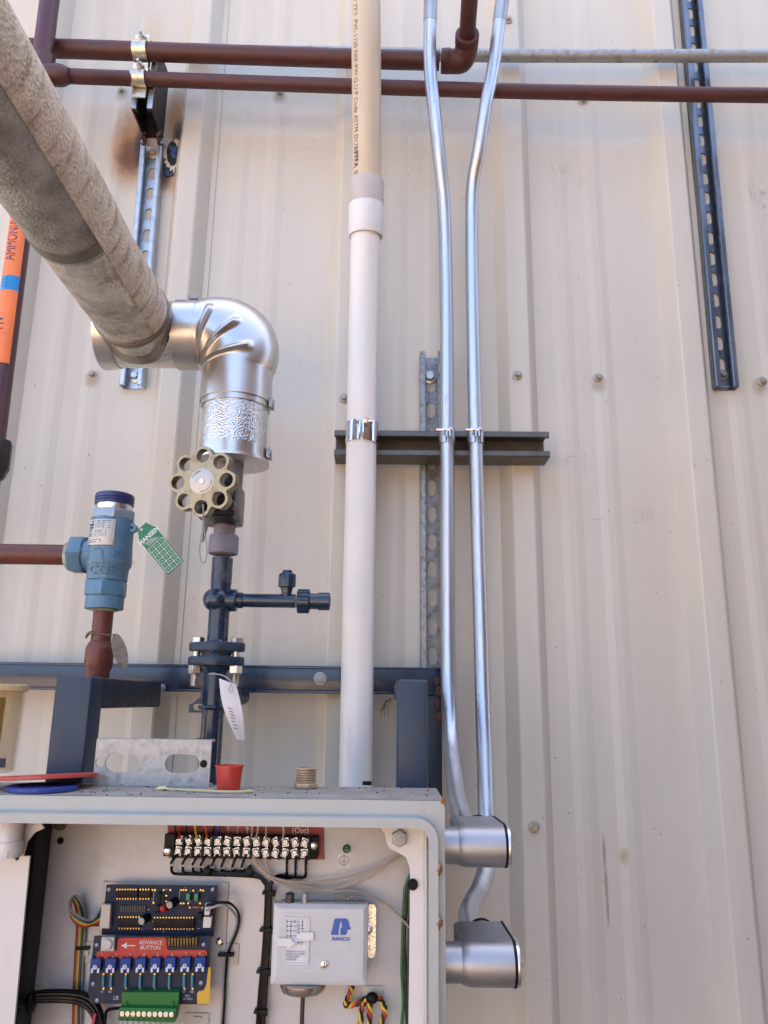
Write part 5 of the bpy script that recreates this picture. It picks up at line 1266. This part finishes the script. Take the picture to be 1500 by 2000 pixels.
for lp in ([(597, 1814), (612, 1814), (612, 1837), (597, 1837), (590, 1837), (579, 1827), (588, 1818), (588, 1821), (597, 1821)], [(543, 1832), (564, 1833), (564, 1829), (576, 1843), (562, 1853), (560, 1849), (541, 1848)]):
    lp = [(591, 1821), (612, 1821), (612, 1837), (591, 1837), (591, 1839), (579, 1828), (590, 1819)] if lp[0][0] == 597 else lp
    MB().plate([poly_px(lp, DS + .003)], DS + .003, .0006).build('paper_arrow', paint('paper arrow', (.80, .78, .72), .7), ps)
# blue emblem, a slanted R form, and the name below
em = MB()
em.plate([poly_px([(646, 1826), (653, 1796), (656, 1794), (676, 1794), (680, 1797), (682, 1806), (685, 1815), (678, 1816), (678, 1822), (675, 1826), (665, 1826), (665, 1811), (668, 1814), (668, 1808), (667, 1800), (665, 1799), (662, 1812), (661, 1826)], DS + .0008)], DS + .0008, .0003)
text_px(em, 'RANCO', 666, 1834, DS + .0006, 6.6, bold=.035, sx=1.16)
em.build('emblem', paint('blue print', (.012, .10, .42), .4), ps)
MB().lathe(P(633, 1884, DS), YM, [(-.001, .0054), (.0006, .0052), (.001, .0046), (.0002, .0042)], 24).build('screw_recess', PSM, ps)
MB().lathe(P(633, 1884, DS + .0004), YM, [(0, .0037), (.001, .0034), (.0015, .0018)], 18).build('cover_screw', CHROME(), ps)
MB().bpx(633, 1884, 2, 11, DS + .0021, .0004).map(lambda v: v).build('screw_slot', BLACK(), ps)
bz = z0 - .0003; bcx_ = P(592, 1925, DS - .016).x
MB().lathe(Vector((bcx_, -DS + .017, bz)), -ZP, [(0, .0235), (.004, .0235), (.008, .0215), (.0105, .014), (.0112, .004), (.0125, .0022)], 40).build('bellows', mat('nickel bellows', (.52, .46, .38), .22, .95, var=.05), ps)
MB().tube([Vector((bcx_, -DS + .017, bz - .011)), P(591, 1960, DS - .016), P(590, 1985, DS - .016), P(588, 2060, DS - .016)], .0022, 10, smooth=4).build('capillary', mat('dark capillary', (.05, .035, .03), .4, .4), ps)

# twisted wires under the switch
tw = thing('twisted_wires', 'twisted black, red and yellow wires tied under the pressure switch', 'wires', P(715, 1970, DPN))
def twist(pts_, turns, nm):
    base = catmull([P(x, y, DPN + .010) for x, y in pts_], 10); n_ = len(base)
    for j, (nm_, cc) in enumerate((('black', (.015, .015, .015)), ('redwire', (.50, .05, .02)), ('yellow', (.70, .50, .03)))):
        pp = []
        for i, p in enumerate(base):
            t = base[min(i + 1, n_ - 1)] - base[max(i - 1, 0)]; a_, b2_ = frame_of(t); q = 2 * PI * (turns * i / n_ + j / 3)
            pp.append(p + (a_ * math.cos(q) + b2_ * math.sin(q)) * .0018)
        MB().tube(pp, .0014, 7).build('wire', mat(nm_ + ' wire', cc, .35, var=.1), tw)
twist([(688, 1920), (685, 1938), (675, 1962), (690, 1962), (715, 1951)], 3.5, 'a')
twist([(716, 1953), (706, 1975), (704, 2040)], 2.5, 'b'); twist([(722, 1950), (722, 1990), (722, 2040)], 2.5, 'c')
twist([(724, 1950), (742, 1950), (752, 1975), (745, 2000), (740, 2040)], 3.5, 'd')
MB().sphere(P(727, 1949, DPN + .012), .0055, 14, 8, (1.2, 1, 1)).build('cable_tie', BLACK(), tw)
for px, py, w_, h_, lb in ((727, 1948, 40, 44, 'cream adhesive tie mount under the pressure switch'), (452, 1864, 28, 42, 'cream adhesive tie mount right of the circuit board'), (165, 1860, 44, 42, 'cream adhesive tie mount behind the ribbon cable'), (75, 1922, 40, 20, 'cream adhesive tie mount above the thick black loom'), (385, 1990, 46, 22, 'cream adhesive tie mount below the circuit board')):
    m_ = MB().bpx(px, py, w_, h_, DPN + .0022, .002); m_.bpx(px, py, w_ * .34, h_ * .34, DPN + .0045, .0022)
    o = m_.build('tie_mount', mat('cream nylon', (.58, .53, .45), .5, var=.06), bev=.0006); tag(o, lb, 'cable tie mount', 'adhesive cable tie mounts')

# ------------------------------------------------------------------ circuit boards
cbp = thing('circuit_board', 'dark blue control board with chips above the red advance button label', 'circuit board', P(310, 1850, DPN))
MB().plate([poly_px([(200, 1722), (446, 1724), (436, 1960), (182, 1958)], DPN + .0035)], DPN + .0035, .003, .0005).build('carrier_plate', mat('cream carrier', (.60, .545, .47), .42, var=.05), cbp)
DU = .405
PCB = mat('dark blue board', (.012, .020, .046), .5, var=.2, ns=120, spec=.25)
MB().plate([poly_px([(208, 1728), (425, 1730), (417, 1828), (198, 1826)], DU)], DU, .0016).build('upper_board', PCB, cbp)
CH = mat('chip epoxy', (.004, .004, .0045), .45, var=.2, spec=.2)
GOLD = mat('solder gold', (.62, .43, .14), .3, .9)
WP = paint('board white print', (.55, .55, .55))
pins = MB()
for cx_, cy_, w_, h_, npn in ((247, 1747, 42, 14, 8), (282, 1747, 22, 14, 4), (252, 1803, 44, 18, 8), (319, 1804, 40, 18, 7), (359, 1804, 40, 18, 7)):
    MB().bpx(cx_, cy_, w_, h_, DU + .004, .0036).build('chip', CH, cbp, bev=.0004)
    for k in range(npn):
        x = cx_ - w_ / 2 + (k + .5) * w_ / npn; pins.bpx(x, cy_ - h_ / 2 - 2, 2.6, 4, DU + .0022, .002); pins.bpx(x, cy_ + h_ / 2 + 1.5, 1.6, 3, DU + .001, .001)
for x, y in ((298, 1738), (303, 1738), (320, 1738), (333, 1738), (354, 1738), (359, 1738), (364, 1738), (378, 1739), (392, 1738), (397, 1739), (300, 1763), (325, 1749), (325, 1760), (354, 1764), (359, 1764), (368, 1764), (391, 1764), (331, 1763), (371, 1772), (395, 1772)):
    pins.lathe(P(x, y, DU + .0001), YM, [(0, .0011), (.0008, .0009)], 8)
pins.build('pins', GOLD, cbp)
GRN = mat('green capacitor', (.03, .26, .10), .4)
for x in (367, 383): MB().bpx(x, 1753, 8, 16, DU + .006, .0055).build('green_capacitor', GRN, cbp, bev=.0014)
MB().lathe(P(326, 1773, DU), Vector((-.25, -1, .15)), [(0, .0035), (.009, .0035), (.011, .0018)], 14).build('red_lamp', mat('red lens', (.42, .012, .012), .2, coat=.5), cbp)
for x, y, s_ in ((338, 1764, 1), (284, 1795, 1)):
    co_ = MB().lathe(P(x + 5, y - 4, DU), Vector((-.3, -1, -.1)), [(0, .0042), (.010, .0042), (.0115, .0036)], 16).build('capacitor', BLACK(), cbp, bev=.0003)
    MB().lathe(P(x + 5, y - 4, DU) + Vector((-.3, -1, -.1)).normalized() * .0116, Vector((-.3, -1, -.1)), [(0, .0035), (.0003, .0034)], 16).build('capacitor_top', GALVP(), co_)
for x, y, w_, h_ in ((311, 1754, 8, 20), (307, 1776, 9, 14), (389, 1790, 10, 12)): MB().bpx(x, y, w_, h_, DU + .006, .0055).build('relay', BLACK(), cbp, bev=.0006)
b_ = MB()
for k in range(11): b_.bpx(236 + k * 4.6, 1775, 2.8, 12, DU + .0022, .002)
b_.build('resistor_row', mat('dark resistors', (.08, .065, .06), .5, var=.4, ns=300), cbp)
b_ = MB(); b_.cyl(P(371, 1772, DU + .002), P(395, 1772, DU + .002), .0004, 6); b_.cyl(P(377, 1772, DU + .002), P(389, 1772, DU + .002), .0012, 8); b_.build('diode', mat('orange diode', (.35, .12, .05), .4), cbp)
b_ = MB()
for k in range(26):
    x, y = random.uniform(225, 400), random.uniform(1734, 1820); b_.bpx(x, y, random.uniform(1, 5), 1, DU + .0002, .0002)
for x in (300, 318, 350, 372, 387): b_.bpx(x, 1751, .8, 22, DU + .0003, .0002)
b_.build('board_print', WP, cbp)
MB().plate([poly_px([(199, 1766), (216, 1767), (213, 1814), (193, 1813)], DU + .008)], DU + .008, .007, .0006).build('ribbon_socket', mat('cream connector', (.55, .49, .40), .45), cbp)
b_ = MB(); b_.plate([poly_px([(401, 1765), (411, 1765), (409, 1787), (399, 1787)], DU + .008)], DU + .008, .007); b_.plate([poly_px([(398, 1791), (413, 1792), (411, 1812), (396, 1812)], DU + .008)], DU + .008, .007)
b_.build('side_connector', mat('pale connector', (.62, .58, .52), .45), cbp, bev=.0005)
for x, y in ((213, 1737), (416, 1737)): MB().lathe(P(x, y, DU), YM, [(0, .0022), (.0012, .002), (.0018, .001)], 12).build('stand_off_screw', GALVP(), cbp)
MB().lathe(P(430, 1838, DPN + .0035), YM, [(0, .0042), (.002, .004), (.0035, .002)], 16).build('mounting_screw', CHROME(), cbp)
# lower board
lbp = thing('relay_board', 'dark board carrying red advance button label and eight blue trimmers', 'circuit board', P(290, 1960, DPN))
DL = .417
MB().plate([poly_px([(184, 1828), (412, 1828), (406, 1962), (176, 1960), (172, 1935)], DL)], DL, .0016).build('lower_board', mat('slate board', (.017, .025, .046), .45, var=.15, ns=60, spec=.25), lbp)
MB().plate([poly_px([(407, 1890), (412, 1888), (409, 1961), (385, 1961), (385, 1940), (388, 1936), (398, 1934), (403, 1924)], DL + .0004)], DL + .0005, .0006).build('yellow_panel', mat('yellow solder mask', (.62, .36, .03), .42), lbp)
RED = mat('red overlay', (.46, .022, .014), .42, var=.05)
c0 = []
lp = [(193, 1858), (228, 1857), (230, 1836), (234, 1832), (321, 1831), (325, 1835), (326, 1853), (330, 1856), (400, 1855), (405, 1860), (404, 1867), (400, 1869), (193, 1873), (188, 1869), (188, 1862)]
MB().plate([poly_px(lp, DL + .0006)], DL + .0008, .0006).build('red_overlay', RED, lbp)
t_ = MB(); text_px(t_, 'ADVANCE', 294.5, 1841, DL + .0008, 7.6, bold=.012); text_px(t_, 'BUTTON', 294, 1851, DL + .0008, 7.6, bold=.012)
for k in range(8): text_px(t_, str(k + 1), 200 + k * 27.2, 1865 - k * .3, DL + .0008, 5.4)
t_.plate([poly_px([(236, 1847), (248, 1841), (247, 1846), (264, 1846), (264, 1848), (247, 1848), (248, 1853)], DL + .001)], DL + .001, .0002)
t_.build('lettering', paint('grey white print', (.62, .58, .55)), lbp)
MB().plate([poly_px([(198, 1831), (223, 1831), (222, 1858), (196, 1858)], DL + .006)], DL + .006, .0055, .0006).build('push_button', mat('cream button', (.52, .48, .42), .45), lbp)
c_ = P(210, 1844, DL + .0062); MB().lathe(c_, YM, [(0, .0052), (.002, .0050), (.0026, .0042)], 20).build('button_cap', mat('cream button', (.52, .48, .42), .45), lbp)
TRB = mat('trimmer blue', (.004, .045, .23), .4, spec=.25)
TRW = paint('trimmer white', (.66, .66, .68))
pm = MB()
RES = mat('teal resistor', (.06, .24, .32), .4, var=.2, ns=400)
for k in range(8):
    x = 186 + k * 29.2 - (0 if k else 0); y = 1886 - k * .4
    to = MB().bpx(x, y, 20, 26, DL + .0065, .006).build('trimmer', TRB, lbp, bev=.0004)
    g = MB(); c_ = P(x - .5, y + 3, DL + .0068)
    g.lathe(c_, YM, [(0, .0022), (.0006, .0021)], 14); MB()
    for dx in (-6.5, 5.5): g.bpx(x + dx, y + 10, 4, 9, DL + .0069, .0008)
    g.build('trimmer_dial', TRW, to)
    MB().bpx(x - .5, y + 3, 1.2, 5, DL + .0077, .0003).build('dial_slot', TRB, to)
    pm.bpx(x + 5, y - 16, 4, 3, DL + .002, .002)
for x in (202, 217, 246, 274, 302, 331, 360, 376):
    MB().cyl(P(x, 1906, DL + .0022), P(x - .8, 1928, DL + .0022), .0014, 8).build('resistor', RES, lbp)
    for yy in (1903, 1931): pm.bpx(x, yy, 3.5, 4, DL + .0012, .0012)
pm.build('solder_pads', GOLD, lbp)
b_ = MB()
for k in range(10):
    x = 330 + k * 5.9; b_.tube([P(x, 1830, DL + .001), P(x + .3, 1833, DL + .004), P(x, 1846, DL + .003), P(x, 1848, DL + .0005)], .0011, 6, smooth=3)
b_.build('pin_header', mat('gold pins', (.70, .55, .26), .25, .95), lbp)
b_ = MB()
for k in range(8): text_px(b_, 'R%d' % (k + 1), (200, 215, 244, 273, 301, 330, 359, 375)[k], 1937, DL + .0002, 4.5, rot=.0)
text_px(b_, 'LR', 227, 1949, DL + .0002, 8); text_px(b_, 'P/N', 366, 1945, DL + .0002, 4.5); text_px(b_, '10 VDC', 367, 1951, DL + .0002, 4.5)
b_.build('board_print', WP, lbp)
for x, y in ((189, 1846), (398, 1845), (182, 1922), (393, 1920), (190, 1954)): MB().lathe(P(x, y, DL), YM, [(0, .0022), (.0008, .0021), (.0014, .001)], 12).build('stand_off_screw', mat('dull screw', (.28, .30, .34), .4, .6), lbp)
# green plug terminal
GP = mat('green connector', (.014, .15, .026), .42, var=.1, spec=.35)
gp = thing('green_connector', 'green plug-in terminal strip with ten screws below the trimmer board', 'connector', P(292, 1985, DL))
b_ = MB().plate([poly_px([(238, 1938), (350, 1938), (347, 1972), (236, 1970)], DL + .010)], DL + .010, .010, .0005); b_.build('header', GP, gp)
b_ = MB().plate([poly_px([(233, 1968), (345, 1970), (340, 1998), (230, 1994)], DL + .016)], DL + .016, .016, .0008); b_.build('plug', GP, gp)
for x in (246, 336): MB().bpx(x, 1965, 4, 14, DL + .012, .0025).build('rib', GP, gp)
sm2 = MB().lathe(Vector((0, 0, 0)), YM, [(0, .0026), (.0006, .0026), (.001, .002)], 14); sm2.box(-.0019, .0019, -.0014, -.0011, -.0003, .0003)
GSM = local_mesh(sm2, 'plug_screw', mat('plug screw', (.62, .60, .50), .25, .95))
for k in range(10): inst(GSM, 'plug_screw', gp, P(239 + k * 10.7, 1980 + k * .15, DL + .0161), (0, .7 + random.uniform(-.5, .5), 0))
for k in range(10): MB().bpx(238 + k * 10.7, 1990.5, 6, 4, DL + .0163, .0006).build('wire_slot', mat('dark green', (.006, .04, .012), .5), gp)
for k in range(10):
    o = MB().tube([P(238 + k * 10.6, 1994, DL + .006), P(237 + k * 10.6, 2004, DL + .006), P(237 + k * 10.5, 2050, DL)], .0014, 7, smooth=3).build('wire', mat('pale lead', (.5, .46, .4), .4), gp)
# black two-core lead right of the boards
o = MB().tube([P(x, y, d_) for x, y, d_ in ((403, 1769, DU + .008), (425, 1763, DU + .012), (450, 1765, DU + .008), (466, 1785, DPN + .008), (464, 1815, DPN + .007), (446, 1860, DPN + .007), (441, 1900, DPN + .006), (438, 1960, DPN + .006), (434, 2040, DPN + .006))], .0013, 8, smooth=6).build('board_lead', BLACKW()); tag(o, 'black lead looping from the board down its right side', 'wire')
o = MB().tube([P(x, y, d_) for x, y, d_ in ((403, 1778, DU + .008), (418, 1771, DU + .012), (440, 1768, DU + .008), (461, 1790, DPN + .007), (459, 1815, DPN + .006), (442, 1860, DPN + .006), (437, 1900, DPN + .006), (434, 1960, DPN + .006), (428, 2040, DPN + .006))], .0012, 8, smooth=6).build('board_lead', mat('grey lead', (.36, .36, .35), .4)); tag(o, 'pale grey lead looping beside the black one from the board', 'wire')
o = MB().bpx(440, 1866, 30, 6, DPN + .012, .008).build('zip_tie', BLACK(), None, bev=.0005); tag(o, 'black cable tie binding the two leads right of the board', 'cable tie')
# ribbon cable
rbn = thing('ribbon_cable', 'flat rainbow ribbon cable folding into the left board connector', 'ribbon cable', P(165, 1930, DPN))
rcol = (('brownr', (.16, .03, .015)), ('redr', (.36, .04, .02)), ('oranger', (.55, .16, .02)), ('yellowr', (.62, .46, .04)), ('greenr', (.02, .12, .04)), ('bluer', (.015, .03, .09)), ('blackr', (.02, .02, .02)), ('greyr', (.22, .22, .2)))
base = [(150, 2030, 0), (152, 1930, 0), (155, 1870, 0), (158, 1820, 0), (158, 1785, .004), (152, 1762, .010), (143, 1755, .014), (137, 1768, .018), (140, 1785, .020), (152, 1797, .020), (168, 1804, .018), (182, 1800, .014), (198, 1790, .010)]
for j, (nm, cc) in enumerate(rcol):
    pts_ = []
    for i, (x, y, e) in enumerate(base):
        k = j - 3.5
        if i <= 4: q = (x + k * 2.2, y)
        elif i == 5: q = (x + k * 1.7, y - k * .4)
        elif i == 6: q = (x + k * .6, y - k * .9 - 2)
        elif i == 7: q = (x - k * .4, y - k * 1.2)
        elif i == 8: q = (x + k * .3, y - k * 1.6)
        elif i < 12: q = (x + k * .8, y - k * 2.0)
        else: q = (x, y - k * 5)
        pts_.append(P(q[0], q[1], DPN + .004 + e))
    MB().tube(pts_, .00125, 7, smooth=6).build('core_wire', mat(nm + ' wire', cc, .42, var=.08), rbn)
MB().bpx(160, 1853, 26, 6, DPN + .0078, .006).build('cable_tie', BLACK(), rbn, bev=.0006)
# thick black loom bottom left
tkl = thing('cable_loom', 'thick black cable loom curving across the bottom left of the enclosure', 'wire loom', P(110, 1990, DPN))
for k in range(9):
    a_ = 2 * PI * k / 8; r_ = .0042 if k < 8 else 0; ox_, oz_ = math.cos(a_) * r_, math.sin(a_) * r_
    pp = [P(x, y, d_) + Vector((oz_ * .6, -ox_ * .8, oz_)) for x, y, d_ in ((-20, 2010, .43), (18, 1975, .428), (60, 1950, .41), (110, 1945, .405), (160, 1950, .402), (185, 1970, .402), (197, 2010, .402), (200, 2060, .402))]
    MB().tube(pp, .0022, 8, smooth=6).build('wire', BLACKW(), tkl)
MB().tube([P(178, 2030, .412), P(182, 1998, .412), P(186, 1980, .409)], .0016, 7, smooth=3).build('wire', mat('pink wire', (.5, .04, .10), .4), tkl)
MB().tube([P(205, 2030, .395), P(206, 1985, .395), P(212, 1972, .395), (P(235, 1969, .395))], .0016, 7, smooth=4).build('wire', BLACKW(), tkl)
m_ = MB().sphere(P(62, 1957, .412), .0075, 12, 8, (.6, 1.1, 1.5)); m_.build('cable_tie', BLACK(), tkl)

for o in bpy.data.objects:
    if '_L' in o: del o['_L']
